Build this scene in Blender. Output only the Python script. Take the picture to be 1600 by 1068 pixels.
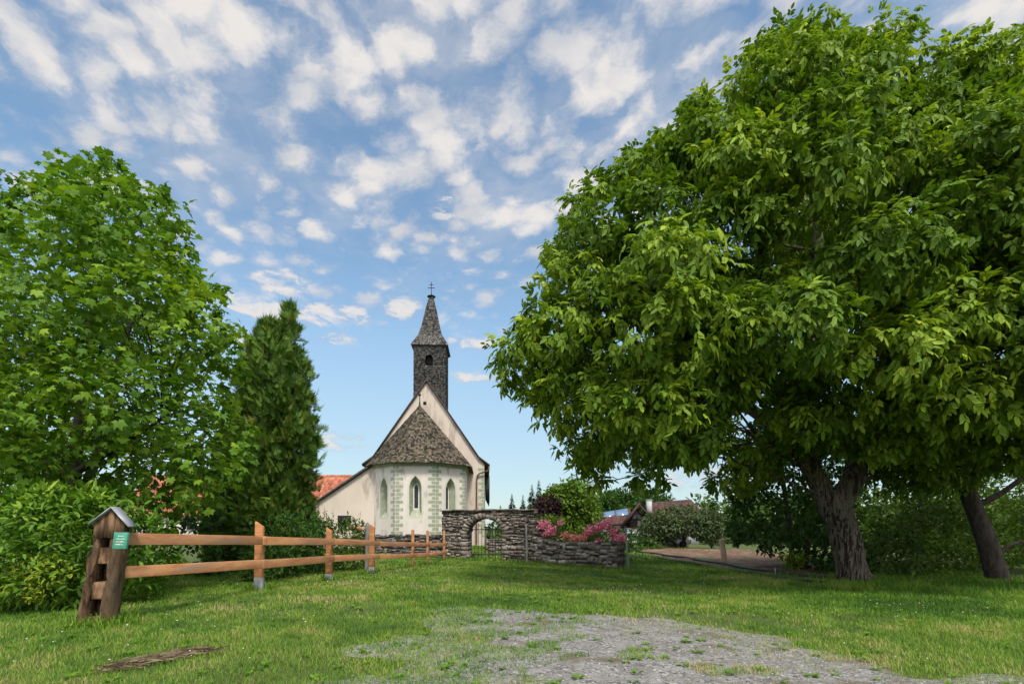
import bpy, math, random
import numpy as np
from mathutils import Vector, Matrix
from mathutils.geometry import tessellate_polygon

for _o in list(bpy.data.objects): bpy.data.objects.remove(_o)
S = bpy.context.scene
COL = S.collection
rs = np.random.RandomState(7)
rnd = random.Random(11)
R = math.radians

# ------------------------------------------------------------------ camera
HC = 1.35                                   # eye height
cd = bpy.data.cameras.new('camera'); cam = bpy.data.objects.new('camera', cd); COL.objects.link(cam)
cam.location = (0, 0, HC); cam.rotation_euler = (R(90), 0, 0)
cd.sensor_width = 36; cd.lens = 18; cd.shift_y = 0.18; cd.clip_start = 0.05; cd.clip_end = 3000
S.camera = cam

# ------------------------------------------------------------------ exposure
S.view_settings.view_transform = 'Standard'; S.view_settings.look = 'None'
S.view_settings.exposure = 1.1; S.view_settings.gamma = 1.0
S.view_settings.use_curve_mapping = False

# ------------------------------------------------------------------ sun + sky
SUN_EL, SUN_AZ = 57.0, 160.0                # azimuth measured from +Y clockwise: behind the camera, to the right
sd = bpy.data.lights.new('sun', 'SUN'); sun = bpy.data.objects.new('sun', sd); COL.objects.link(sun)
sd.energy = 1.9; sd.angle = R(12); sd.color = (1.0, 0.93, 0.82)
_t = Vector((-math.sin(R(SUN_AZ)) * math.cos(R(SUN_EL)), -math.cos(R(SUN_AZ)) * math.cos(R(SUN_EL)), -math.sin(R(SUN_EL))))
sun.rotation_euler = _t.to_track_quat('-Z', 'Y').to_euler()

class NT:
    """small helper to write node trees"""
    def __init__(s, nt): s.nt = nt
    def n(s, typ, ins=None, **props):
        nd = s.nt.nodes.new(typ)
        for k, v in props.items(): setattr(nd, k, v)
        for k, v in (ins or {}).items():
            sock = nd.inputs[k]
            if isinstance(v, bpy.types.NodeSocket): s.nt.links.new(v, sock)
            else: sock.default_value = v
        return nd
    def m(s, op, a, b=0.0, c=0.0, clamp=False):
        nd = s.n('ShaderNodeMath', {0: a, 1: b, 2: c}, operation=op, use_clamp=clamp); return nd.outputs[0]
    def ss(s, v, lo, hi, a=0.0, b=1.0):
        nd = s.n('ShaderNodeMapRange', {0: v, 1: lo, 2: hi, 3: a, 4: b}, interpolation_type='SMOOTHSTEP'); return nd.outputs[0]
    def noise(s, vec, scale, detail=4, rough=.55, lac=2.0, dist=0.0):
        nd = s.n('ShaderNodeTexNoise', {'Vector': vec, 'Scale': scale, 'Detail': detail, 'Roughness': rough, 'Lacunarity': lac, 'Distortion': dist}); return nd.outputs[0]
    def ramp(s, fac, stops):
        nd = s.n('ShaderNodeValToRGB', {0: fac}); e = nd.color_ramp.elements
        while len(e) < len(stops): e.new(0.5)
        for q, (p, c) in zip(e, stops): q.position = p; q.color = (*c[:3], 1)
        return nd.outputs[0]
    def mix(s, fac, a, b, mode='MIX'):
        nd = s.n('ShaderNodeMix', data_type='RGBA', blend_type=mode)
        for i, v in ((0, fac), (6, a), (7, b)):
            if isinstance(v, bpy.types.NodeSocket): s.nt.links.new(v, nd.inputs[i])
            else: nd.inputs[i].default_value = (*v[:3], 1) if i else v
        return nd.outputs[2]
    def xyz(s, x=0.0, y=0.0, z=0.0):
        return s.n('ShaderNodeCombineXYZ', {0: x, 1: y, 2: z}).outputs[0]

W0 = bpy.data.worlds.new('World'); S.world = W0; W0.use_nodes = True
wn = W0.node_tree; wn.nodes.clear(); w = NT(wn)
SKY_STR = 0.10; BACK_FILL = 2.3
sky = w.n('ShaderNodeTexSky', sky_type='NISHITA', sun_disc=False, sun_elevation=R(SUN_EL), sun_rotation=R(SUN_AZ),
          altitude=300, air_density=1.0, dust_density=0.6, ozone_density=1.6)
dirv = w.n('ShaderNodeTexCoord').outputs['Generated']
sx = w.n('ShaderNodeSeparateXYZ', {0: dirv})
dx, dy, dz = sx.outputs
zc = w.m('MAXIMUM', dz, 0.0)
hor = w.m('SQRT', w.m('ADD', w.m('MULTIPLY', dx, dx), w.m('MULTIPLY', dy, dy)))
tel = w.m('DIVIDE', zc, w.m('MAXIMUM', hor, .02))                # tangent of the elevation
# a high sheet of small broken puffs: directions projected on a flat layer overhead
zz = w.m('ADD', zc, 0.14)
u = w.m('DIVIDE', dx, zz); v = w.m('DIVIDE', dy, zz)
p0 = w.xyz(w.m('ADD', w.m('MULTIPLY', u, 1.0), w.m('MULTIPLY', v, 0.13)), w.m('MULTIPLY', v, 0.98), 0.0)
wob = w.n('ShaderNodeTexNoise', {'Vector': p0, 'Scale': 5.0, 'Detail': 5.0, 'Roughness': .6}).outputs['Color']
wsc = w.n('ShaderNodeVectorMath', {0: w.n('ShaderNodeVectorMath', {0: wob, 1: (.5, .5, .5)}, operation='SUBTRACT').outputs[0], 3: .17}, operation='SCALE').outputs[0]
p1 = w.n('ShaderNodeVectorMath', {0: p0, 1: wsc}, operation='ADD').outputs[0]
big = w.noise(p0, 1.7, 2, .5)
vor = w.n('ShaderNodeTexVoronoi', {'Vector': p1, 'Scale': 13.0, 'Smoothness': .55}, feature='SMOOTH_F1')
puff = w.m('SUBTRACT', 1.0, w.m('MULTIPLY', vor.outputs['Distance'], 1.15))
pick = w.n('ShaderNodeSeparateColor', {0: vor.outputs['Color']}).outputs[0]
fine = w.noise(p1, 16.0, 7, .66)
cov = w.ss(tel, 0.34, 0.74, 0.02, 0.225)
dens = w.m('ADD', w.m('ADD', w.m('MULTIPLY', puff, .50), w.m('MULTIPLY', fine, .50)), w.m('ADD', w.m('ADD', w.m('MULTIPLY', w.m('SUBTRACT', big, .5), .30), w.m('MULTIPLY', w.m('SUBTRACT', pick, .5), .22)), cov))
hi_mask = w.m('MULTIPLY', w.ss(dens, .42, .90), w.ss(tel, .30, .50))
veil = w.m('MULTIPLY', w.ss(w.noise(p1, 2.2, 5, .6), .36, .66), w.ss(tel, .32, .75, 0, .55))
hi_mask = w.m('MAXIMUM', hi_mask, veil)
# low ragged cumulus: patches given by azimuth and elevation
az = w.m('ARCTAN2', dx, dy)
p2 = w.xyz(w.m('MULTIPLY', az, 1.0), w.m('MULTIPLY', tel, 2.1), 0.3)
rag = w.noise(p2, 17.0, 8, .66, dist=.4)
low = None
for (px, py, rx, ry, k) in ((440, 440, 70, 30, .9), (400, 480, 90, 26, 1.0), (520, 492, 95, 26, 1.0), (525, 528, 45, 16, .8), (630, 478, 45, 30, .8), (735, 534, 60, 15, .8), (735, 590, 62, 15, .62),
                            (530, 690, 60, 22, .7), (590, 670, 45, 14, .35), (385, 530, 50, 18, .7), (1080, 745, 160, 40, .5), (700, 320, 45, 55, .55)):
    a0 = math.atan((px - 800) / 800); t0 = (822 - py) / 800 * math.cos(a0)
    ex = w.m('DIVIDE', w.m('SUBTRACT', az, a0), rx / 800 * math.cos(a0) ** 2); ey = w.m('DIVIDE', w.m('SUBTRACT', tel, t0), ry / 800)
    d2 = w.m('SQRT', w.m('ADD', w.m('MULTIPLY', ex, ex), w.m('MULTIPLY', ey, ey)))
    g = w.m('MULTIPLY', w.ss(d2, 0.15, 1.25, 1, 0), k)
    mk = w.ss(w.m('ADD', rag, w.m('MULTIPLY', g, .26)), .54, .80)
    mk = w.m('MULTIPLY', mk, w.m('MULTIPLY', g, 1.6, clamp=True))
    low = mk if low is None else w.m('MAXIMUM', low, mk)
# cloud cover added behind the viewer, out of view, brightened as soft front fill light
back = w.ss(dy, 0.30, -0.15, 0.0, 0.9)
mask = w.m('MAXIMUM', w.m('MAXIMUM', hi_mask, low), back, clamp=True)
fill_gain = w.ss(dy, 0.30, -0.5, 1.0, BACK_FILL)
shade = w.m('ADD', w.m('MULTIPLY', w.ss(w.noise(p1, 4.4, 4, .55), .36, .62), .6), w.m('MULTIPLY', w.ss(dens, .45, .8), .5), clamp=True)
shade = w.m('MAXIMUM', shade, w.m('MULTIPLY', w.ss(low, .1, .7), .92))
CLOUD_K = 3.9
ccol = w.mix(shade, tuple(CLOUD_K * q for q in (.50, .57, .70)), tuple(CLOUD_K * q for q in (1.0, .96, .93)))
ccol = w.mix(1.0, ccol, w.n('ShaderNodeCombineColor', {0: fill_gain, 1: fill_gain, 2: fill_gain}).outputs[0], 'MULTIPLY')
pale = w.ss(tel, 0.0, 0.55, 1.0, 0.0)
damp = w.ss(tel, 0.0, 0.40, 0.62, 1.0)                            # thicker air low down, not as bright as a clean model sky
skyd = w.mix(1.0, sky.outputs[0], w.n('ShaderNodeCombineColor', {0: w.m('MULTIPLY', damp, .97), 1: w.m('MULTIPLY', damp, 1.05), 2: w.m('MULTIPLY', damp, .96)}).outputs[0], 'MULTIPLY')
skyc = w.mix(w.m('MULTIPLY', pale, .55), skyd, (2.7, 3.4, 4.0))
SKYGAIN = (1.0, 1.0, 1.0)
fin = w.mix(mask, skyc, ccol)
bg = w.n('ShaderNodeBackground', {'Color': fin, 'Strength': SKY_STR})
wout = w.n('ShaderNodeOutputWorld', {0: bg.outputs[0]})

# ------------------------------------------------------------------ pixels to places, ground
F, CX, HY = 800.0, 800.0, 822.0
def P3(px, py, d): return np.array([(px - CX) / F * d, d, HC + (HY - py) / F * d])

_gc = [(0, 0, 0), (0, 4.4, 0), (4, 5, .0), (-4, 4.5, .05), (8, 6, 0), (-5.4, 6.6, .13), (-9, 8.3, .02), (-4.64, 9.4, .22), (-4.43, 12.4, .05), (-4.2, 15.5, -.02),
       (-3.55, 18.3, -.1), (-3.4, 20.5, -.2), (-3.1, 24, -.14), (.7, 23, -.35), (4.25, 20, -.36), (9.36, 14, -.14), (14.2, 15, -.39), (13, 11, -.05), (1, 10, 0), (0, 16, -.1),
       (6, 22, -.3), (8, 18, -.28), (8, 30, -.35), (14, 38, -.45), (-6, 33, -.1), (-6, 45, -.1), (-14, 30, -.1), (-20, 50, -.1), (12, 60, -.85), (25, 60, -.9),
       (0, 100, -1), (60, 90, -1.2), (-60, 90, -.6), (60, 20, -1), (-40, 10, 0), (20, -30, 0), (-20, -30, 0), (150, 150, -2), (-150, 150, -1), (0, 300, -1)]
_gc = np.array(_gc, float)
def gz(x, y):
    x = np.asarray(x, float); y = np.asarray(y, float); sh = x.shape
    x = x.ravel(); y = y.ravel(); num = np.zeros(x.size); den = np.zeros(x.size)
    for a, b, c in _gc:
        wgt = 1.0 / ((x - a) ** 2 + (y - b) ** 2 + 2.5 + .03 * (a * a + b * b)) ** 2 * (1 + .03 * (a * a + b * b))
        num += wgt * c; den += wgt
    z = num / den
    z += .03 * np.sin(x * 1.3 + .6 * y) * np.sin(y * .9 - .4 * x) * np.clip(y / 8, 0, 1)
    return z.reshape(sh)
def G(x, y): return float(gz(np.array([x]), np.array([y]))[0])
def on_ground(px, py):
    """where the ray through a pixel of the photograph meets the ground"""
    d = 10.0
    for _ in range(60):
        z = G((px - CX) / F * d, d)
        d = .5 * d + .5 * (HC - z) * F / max(py - HY, 1)
    return np.array([(px - CX) / F * d, d])
def in_poly(pts, poly):
    x, y = pts[:, 0], pts[:, 1]; ins = np.zeros(len(x), bool); n = len(poly)
    for i in range(n):
        (x0, y0), (x1, y1) = poly[i], poly[(i + 1) % n]
        if y0 == y1: continue
        c = ((y0 > y) != (y1 > y)) & (x < (x1 - x0) * (y - y0) / (y1 - y0) + x0); ins ^= c
    return ins
def edge_dist(pts, poly):
    best = np.full(len(pts), 1e9); n = len(poly)
    for i in range(n):
        a = np.array(poly[i], float); b = np.array(poly[(i + 1) % n], float); ab = b - a
        t = np.clip(((pts - a) @ ab) / max(ab @ ab, 1e-9), 0, 1)
        best = np.minimum(best, np.linalg.norm(pts - (a + t[:, None] * ab), axis=1))
    return best
def _h(i, j, k=0):
    n = (i * 374761393 + j * 668265263 + k * 1442695041) & 0x7fffffff
    n = ((n ^ (n >> 13)) * 1274126177) & 0x7fffffff
    return ((n ^ (n >> 16)) & 0xffff) / 65535.0
def vnoise(x, y, k=0):
    x = np.asarray(x, float); y = np.asarray(y, float)
    i = np.floor(x).astype(np.int64); j = np.floor(y).astype(np.int64); fx = x - i; fy = y - j
    fx = fx * fx * (3 - 2 * fx); fy = fy * fy * (3 - 2 * fy)
    return (_h(i, j, k) * (1 - fx) + _h(i + 1, j, k) * fx) * (1 - fy) + (_h(i, j + 1, k) * (1 - fx) + _h(i + 1, j + 1, k) * fx) * fy
def fbm(x, y, k=0, o=4):
    s = 0; a = .5
    for q in range(o): s = s + a * vnoise(np.asarray(x) * 2 ** q, np.asarray(y) * 2 ** q, k + q); a *= .5
    return s / (1 - .5 ** o)

# ------------------------------------------------------------------ object helpers
ORG = {}
def tag(o, label=None, cat=None, group=None, kind=None):
    if label: o['label'] = label
    if cat: o['category'] = cat
    if group: o['group'] = group
    if kind: o['kind'] = kind
    return o
def thing(name, label, cat, loc, group=None):
    o = bpy.data.objects.new(name, None); COL.objects.link(o); o.location = tuple(float(q) for q in loc); o.empty_display_size = .2
    ORG[o.name] = np.array(loc, float)
    return tag(o, label, cat, group)
class MB:
    def __init__(s): s.V = []; s.F = {}; s.T = []; s.n = 0
    def add(s, V, faces, t=.5):
        V = np.asarray(V, float).reshape(-1, 3); s.V.append(V)
        s.T.append(np.full(len(V), t) if np.isscalar(t) else np.asarray(t, float))
        if isinstance(faces, np.ndarray): s.F.setdefault(faces.shape[1], []).append(faces + s.n)
        else:
            for f in faces: s.F.setdefault(len(f), []).append(np.array([f]) + s.n)
        s.n += len(V); return s
    def box(s, c, size, rot=None, t=.5, jit=0.0):
        q = np.array([(-1, -1, -1), (1, -1, -1), (1, 1, -1), (-1, 1, -1), (-1, -1, 1), (1, -1, 1), (1, 1, 1), (-1, 1, 1)], float) * .5 * np.array(size)
        if jit: q = q + rs.uniform(-jit, jit, q.shape)
        if rot is not None: q = q @ np.asarray(rot).T
        return s.add(q + np.array(c), np.array([(0, 3, 2, 1), (4, 5, 6, 7), (0, 1, 5, 4), (1, 2, 6, 5), (2, 3, 7, 6), (3, 0, 4, 7)]), t)
    def hexa(s, q, t=.5):
        return s.add(q, np.array([(0, 3, 2, 1), (4, 5, 6, 7), (0, 1, 5, 4), (1, 2, 6, 5), (2, 3, 7, 6), (3, 0, 4, 7)]), t)
    def quad(s, a, b, c, d, t=.5): return s.add([a, b, c, d], np.array([(0, 1, 2, 3)]), t)
    def beam(s, a, b, w_, h_, t=.5, up=(0, 0, 1)):
        a = np.array(a, float); b = np.array(b, float); x = b - a; L = np.linalg.norm(x); x /= L
        y = np.cross(up, x); y /= max(np.linalg.norm(y), 1e-6); z = np.cross(x, y)
        return s.box((a + b) / 2, (L, w_, h_), np.stack([x, y, z], 1), t)
    def tube(s, path, rad, n=8, t=.5, cap=True, rough=0.0, seed=0, ridge=0.0):
        path = np.asarray(path, float); m = len(path); rad = np.broadcast_to(np.asarray(rad, float), (m,))
        tan = np.gradient(path, axis=0); tan /= np.maximum(np.linalg.norm(tan, axis=1, keepdims=True), 1e-9)
        ref = np.array((0, 1, 0.)) if abs(tan[0, 1]) < .9 else np.array((1., 0, 0))
        ring = []
        for i in range(m):
            x = ref - tan[i] * (ref @ tan[i]); x /= np.linalg.norm(x); ref = x; y = np.cross(tan[i], x)
            a = np.arange(n) / n * 2 * math.pi
            r = rad[i] * (1 + (rough * (fbm(np.cos(a) * 2.2 + 9, np.sin(a) * 2.2 + i * .35 + seed, 3) - .5) if rough else 0))
            if ridge: r = r * (1 + ridge * (fbm(np.cos(a) * 9 + 40, np.sin(a) * 9 + i * .10, 6, 3) - .5))
            ring.append(path[i] + (np.cos(a) * r)[:, None] * x + (np.sin(a) * r)[:, None] * y)
        V = np.concatenate(ring); idx = np.arange(n); f = []
        for i in range(m - 1):
            f.append(np.stack([i * n + idx, i * n + (idx + 1) % n, (i + 1) * n + (idx + 1) % n, (i + 1) * n + idx], 1))
        s.add(V, np.concatenate(f), t)
        if cap:
            s.add(ring[0][::-1], [list(range(n))], t); s.add(ring[-1], [list(range(n))], t)
        return s
    def poly_prism(s, pts, ext, t=.5):
        """flat polygon (list of 3d points) pushed along ext"""
        p = np.asarray(pts, float); n = len(p); e = np.asarray(ext, float)
        V = np.concatenate([p, p + e]); f = [list(range(n))[::-1], list(range(n, 2 * n))] + [[i, (i + 1) % n, n + (i + 1) % n, n + i] for i in range(n)]
        return s.add(V, f, t)
    def holed(s, outer, hole, t=.5):
        """flat polygon with one hole"""
        o = [Vector(p) for p in outer]; h = [Vector(p) for p in hole]
        tri = tessellate_polygon([o, h]); s.add(np.array([tuple(p) for p in o + h]), np.array(tri), t); return s
    def build(s, name, mat, parent=None, org=None, smooth=False, bevel=0.0):
        if parent is not None: org = ORG[parent.name]
        elif org is None: org = np.zeros(3)
        org = np.asarray(org, float)
        V = np.concatenate(s.V) - org; T = np.concatenate(s.T)
        me = bpy.data.meshes.new(name); me.vertices.add(len(V)); me.vertices.foreach_set('co', V.astype(np.float32).ravel())
        Fs = [np.concatenate(s.F[k]) for k in sorted(s.F)]
        tot = sum(f.size for f in Fs); cnt = sum(len(f) for f in Fs)
        me.loops.add(tot); me.polygons.add(cnt)
        me.loops.foreach_set('vertex_index', np.concatenate([f.ravel() for f in Fs]).astype(np.int32))
        ls = []; p = 0
        for f in Fs: ls.append(p + np.arange(len(f)) * f.shape[1]); p += f.size
        me.polygons.foreach_set('loop_start', np.concatenate(ls).astype(np.int32))
        if smooth: me.polygons.foreach_set('use_smooth', np.ones(cnt, bool))
        at = me.attributes.new('tint', 'FLOAT', 'POINT'); at.data.foreach_set('value', T.astype(np.float32))
        me.update(calc_edges=True); me.validate()
        o = bpy.data.objects.new(name, me); COL.objects.link(o)
        if mat is not None: me.materials.append(mat)
        ORG[o.name] = org
        if parent is not None: o.parent = parent
        else: o.location = tuple(org)
        if bevel:
            b = o.modifiers.new('bevel', 'BEVEL'); b.width = bevel; b.segments = 2; b.limit_method = 'ANGLE'
        return o

# ------------------------------------------------------------------ materials
def mat(name, c1, c2, scale=4.0, rough=.85, bump=.25, bscale=25.0, stretch=(1, 1, 1), detail=6, tint=0.0, c3=None, spec=.3, metal=0.0, spots=None, lo=.35, hi=.65, bdist=.02):
    m_ = bpy.data.materials.new(name); m_.use_nodes = True; t = NT(m_.node_tree); m_.node_tree.nodes.clear()
    co = t.n('ShaderNodeTexCoord').outputs['Object']
    mp = t.n('ShaderNodeMapping', {'Vector': co, 'Scale': stretch}).outputs[0]
    f = t.ss(t.noise(mp, scale, detail, .6), lo, hi)
    col = t.mix(f, c1, c2)
    if c3 is not None: col = t.mix(t.ss(t.noise(mp, scale * .37, 3, .5), .5, .68), col, c3)
    if spots: col = t.mix(t.ss(t.noise(mp, spots[1], 4, .6), spots[2], spots[2] + .08), col, spots[0])
    if tint:
        a = t.n('ShaderNodeAttribute', attribute_name='tint').outputs['Fac']
        k = t.ss(a, 0, 1, 1 - tint, 1 + tint)
        col = t.mix(1.0, col, t.n('ShaderNodeCombineColor', {0: k, 1: k, 2: k}).outputs[0], 'MULTIPLY')
    bs = t.n('ShaderNodeBsdfPrincipled', {'Base Color': col, 'Roughness': rough, 'Specular IOR Level': spec, 'Metallic': metal})
    if bump:
        h = t.noise(mp, bscale, 6, .65)
        t.nt.links.new(t.n('ShaderNodeBump', {'Height': h, 'Strength': bump, 'Distance': bdist}).outputs[0], bs.inputs['Normal'])
    t.n('ShaderNodeOutputMaterial', {0: bs.outputs[0]})
    return m_
def leafmat(name, stops, trans=.35, rough=.5, spec=.22):
    rough += .1
    """foliage: colour by the age of each leaf, light shining through"""
    m_ = bpy.data.materials.new(name); m_.use_nodes = True; t = NT(m_.node_tree); m_.node_tree.nodes.clear()
    a = t.n('ShaderNodeAttribute', attribute_name='tint').outputs['Fac']
    col = t.ramp(a, stops)
    bs = t.n('ShaderNodeBsdfPrincipled', {'Base Color': col, 'Roughness': rough, 'Specular IOR Level': spec})
    tc = t.mix(1.0, col, (1.25, 1.25, .55), 'MULTIPLY')
    tr = t.n('ShaderNodeBsdfTranslucent', {'Color': tc})
    mx = t.n('ShaderNodeMixShader', {0: trans, 1: bs.outputs[0], 2: tr.outputs[0]})
    t.n('ShaderNodeOutputMaterial', {0: mx.outputs[0]})
    return m_
# ------------------------------------------------------------------ foliage helpers
def norm(a): return a / np.maximum(np.linalg.norm(a, axis=-1, keepdims=True), 1e-9)
def scatter(mb, T, TF, P, A, N, Sc, tint, wid=None):
    P = np.asarray(P); n = len(P); T = np.asarray(T, float); k = len(T)
    A = norm(A); N = norm(N - A * np.sum(A * N, 1, keepdims=True)); B = np.cross(N, A)
    Sc = np.broadcast_to(Sc, (n,)); wd = Sc if wid is None else np.broadcast_to(wid, (n,))
    V = P[:, None] + (Sc[:, None] * T[None, :, 0])[..., None] * A[:, None] + (wd[:, None] * T[None, :, 1])[..., None] * B[:, None] + (Sc[:, None] * T[None, :, 2])[..., None] * N[:, None]
    f = (np.asarray(TF)[None] + (np.arange(n) * k)[:, None, None]).reshape(-1, np.asarray(TF).shape[1])
    mb.add(V.reshape(-1, 3), f, np.repeat(np.broadcast_to(tint, (n,)), k))
def leaf_shape(L=1.0, Wd=.42, droop=.12, fold=.08):
    T = [(0, 0, 0), (.32 * L, -Wd / 2, fold), (.72 * L, -Wd * .38, fold - droop * .5), (L, 0, -droop), (.72 * L, Wd * .38, fold - droop * .5), (.32 * L, Wd / 2, fold)]
    return np.array(T), np.array([(0, 1, 2, 3), (0, 3, 4, 5)])
def curl(tm, k, j, seed):
    g = np.random.RandomState(seed); V, Fc = tm; V = V.copy(); V[:, 2] += -k * V[:, 0] ** 2 + j * np.abs(V[:, 1]) + g.uniform(-.035, .035, len(V)); V[:, 1] += g.uniform(-.03, .03, len(V)); return V, Fc
def compound_leaf(pairs=3, ll=.42, Wd=.5, droop=.35):
    V = []; Fc = []; LT, LF = leaf_shape(1, Wd, .22, .06)
    items = [(1.0, 0)]
    for i in range(pairs):
        t = .34 + .62 * i / pairs; items += [(t, 1), (t, -1)]
    for t, sd_ in items:
        base = np.array((t * .68, 0, -droop * (t * .7) ** 2)); ang = sd_ * R(58); l = ll * (1.15 if sd_ == 0 else (.75 + .35 * t))
        q = LT * l; ca, sa = math.cos(ang), math.sin(ang)
        dn = -.45 if sd_ else -.5
        X = np.stack([q[:, 0] * ca - q[:, 1] * sa, q[:, 0] * sa + q[:, 1] * ca, q[:, 2] + dn * q[:, 0]], 1) + base
        Fc.append(LF + 6 * len(V)); V.append(X)
    return np.concatenate(V), np.concatenate(Fc)
def star_leaf():
    pts = []
    spec_ = [(-155, .42), (-108, .72), (-82, .52), (-50, .92), (-24, .62), (0, 1.0), (24, .62), (50, .92), (82, .52), (108, .72), (155, .42)]
    V = [(.18, 0, .03)]
    for a, r in spec_: V.append((.18 + .72 * r * math.cos(R(a)) * .95, .72 * r * math.sin(R(a)), .02 - .22 * r * r))
    n = len(spec_); V = np.array(V)
    return V, np.array([(0, i, i + 1) for i in range(1, n)])
def spray_shape(k=7):
    V = []; Fc = []
    for i in range(k):
        a = R(-62 + 124 * i / (k - 1)); l = 1 - .35 * abs(a) ; c, s_ = math.cos(a), math.sin(a); w_ = .075
        b = .15 * abs(i - (k - 1) / 2) / k
        q = np.array([(0, -w_ * .6, 0), (.55 * l, -w_, .03), (l, 0, -.05 - b), (.55 * l, w_, .03)])
        V.append(np.stack([q[:, 0] * c - q[:, 1] * s_ + .12 * math.cos(a), q[:, 0] * s_ + q[:, 1] * c, q[:, 2]], 1)); Fc.append(np.array([(0, 1, 2, 3)]) + 4 * i)
    return np.concatenate(V), np.concatenate(Fc)
def boughs(poly, dfun, D, n, r, rin_px, seed, front=.62, spread=.62):
    """bough centres filling a crown: shell of a solid whose thickness swells from its outline"""
    g = np.random.RandomState(seed); poly = [tuple(map(float, p)) for p in poly]; pa = np.array(poly)
    out = []; tries = 0
    while len(out) < n and tries < 400:
        tries += 1
        q = g.uniform(pa.min(0), pa.max(0), (400, 2)); q = q[in_poly(q, poly)]
        if len(q) == 0: continue
        e = edge_dist(q, poly)
        for (px, py), ed in zip(q, e):
            d0 = dfun(px, py); rp = r * F / d0; k = min(ed / rin_px, 1.0)
            rr = r * (.55 + .45 * k)
            if ed < 2: continue
            rr = min(rr, max(.22 * r, 1.25 * ed * d0 / F))
            half = D * math.sqrt(max(0, 1 - (1 - k) ** 2))
            s_ = (1 if g.rand() > front else -1) * (1 - .45 * g.rand() ** 1.5)
            d = d0 + s_ * half
            c = P3(px, py, d)
            if all(np.linalg.norm(c - o[0]) > spread * (rr + o[1]) * .8 for o in out):
                out.append((c, rr, k))
                if len(out) >= n: break
        if tries % 40 == 0: spread *= .9
    return out
def leafage(mb, bs, tmpl, per_area, size, seed, mode='broad', flat=.75, twig=.32, twigs=14, leaves=8, droop=.45, hi=.25, sz_j=.3):
    g = np.random.RandomState(seed); tms = tmpl if isinstance(tmpl, list) else [tmpl]; rmax = max(q[1] for q in bs)
    PP = []; AA = []; NN = []; TT = []
    for c, r, k in bs:
        bt = g.uniform(-.17, .17); tw = twig * min(1, 1.25 * r / rmax)
        nt_ = max(4, int(twigs * (r ** 2) * per_area))
        u_ = norm(g.normal(size=(nt_, 3)) + np.array((0, -.15, .28)))
        tp = c + u_ * np.array((1, 1, flat)) * r * g.uniform(.62, 1.08, (nt_, 1))
        for q, uu in zip(tp, u_):
            m = max(3, int(leaves * g.uniform(.6, 1.4)))
            if mode == 'broad':
                ad = norm(g.normal(size=(m, 3)) * .75 + uu * .75 + np.array((0, 0, -droop)))
                nn = norm(np.array((0, 0, 1.0)) + uu * .45 + g.normal(size=(m, 3)) * .32)
                pp = q + ad * g.uniform(0, tw, (m, 1)) * .6 + g.normal(size=(m, 3)) * tw * .35
            else:                                    # upright conifer sprays
                ad = norm(g.normal(size=(m, 3)) * .4 + uu * .7 + np.array((0, 0, .75)))
                nn = norm(g.normal(size=(m, 3)) + uu * .5)
                pp = q + g.normal(size=(m, 3)) * tw * .5
            tt = .42 + bt + g.uniform(-.16, .16, m) + (hi * g.rand() if g.rand() < .35 else 0)
            PP.append(pp); AA.append(ad); NN.append(nn); TT.append(tt)
    P_ = np.concatenate(PP); n = len(P_)
    A_ = np.concatenate(AA); N_ = np.concatenate(NN); T_ = np.clip(np.concatenate(TT), 0, 1); S_ = size * g.uniform(1 - sz_j, 1 + sz_j, n); w_ = g.randint(0, len(tms), n)
    for i, (T, TF) in enumerate(tms):
        k = w_ == i; scatter(mb, T, TF, P_[k], A_[k], N_[k], S_[k], T_[k])
    return n
def limbs_to(mb, bs, trunkpts, rb, seed, frac=1.0, sag=.12, n=5):
    """branches from the nearest lower trunk or limb point to each bough"""
    g = np.random.RandomState(seed); tp = np.asarray(trunkpts, float)
    for c, r, k in bs:
        if g.rand() > frac: continue
        dd = np.linalg.norm(tp - c, axis=1) + np.maximum(0, tp[:, 2] - c[2] + .3) * 2.0
        a = tp[int(np.argmin(dd))]; L = np.linalg.norm(c - a)
        ts = np.linspace(0, 1, 7)[:, None]; mid = a + (c - a) * ts
        mid[:, 2] += (np.sin(ts[:, 0] * math.pi) * L * sag); mid[1:-1] += g.normal(size=(5, 3)) * L * .03
        mb.tube(mid, np.linspace(rb, rb * .25, 7) * (.5 + .12 * L), n, cap=False)
def spline(pts, m=24):
    p = np.asarray(pts, float); t = np.linspace(0, 1, len(p)); tt = np.linspace(0, 1, m)
    out = np.empty((m, p.shape[1]))
    pe = np.concatenate([[2 * p[0] - p[1]], p, [2 * p[-1] - p[-2]]])
    for i, q in enumerate(tt):
        x = q * (len(p) - 1); k = min(int(x), len(p) - 2); f = x - k; a, b, c, d = pe[k:k + 4]
        out[i] = .5 * (2 * b + (c - a) * f + (2 * a - 5 * b + 4 * c - d) * f * f + (-a + 3 * b - 3 * c + d) * f ** 3)
    return out
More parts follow.
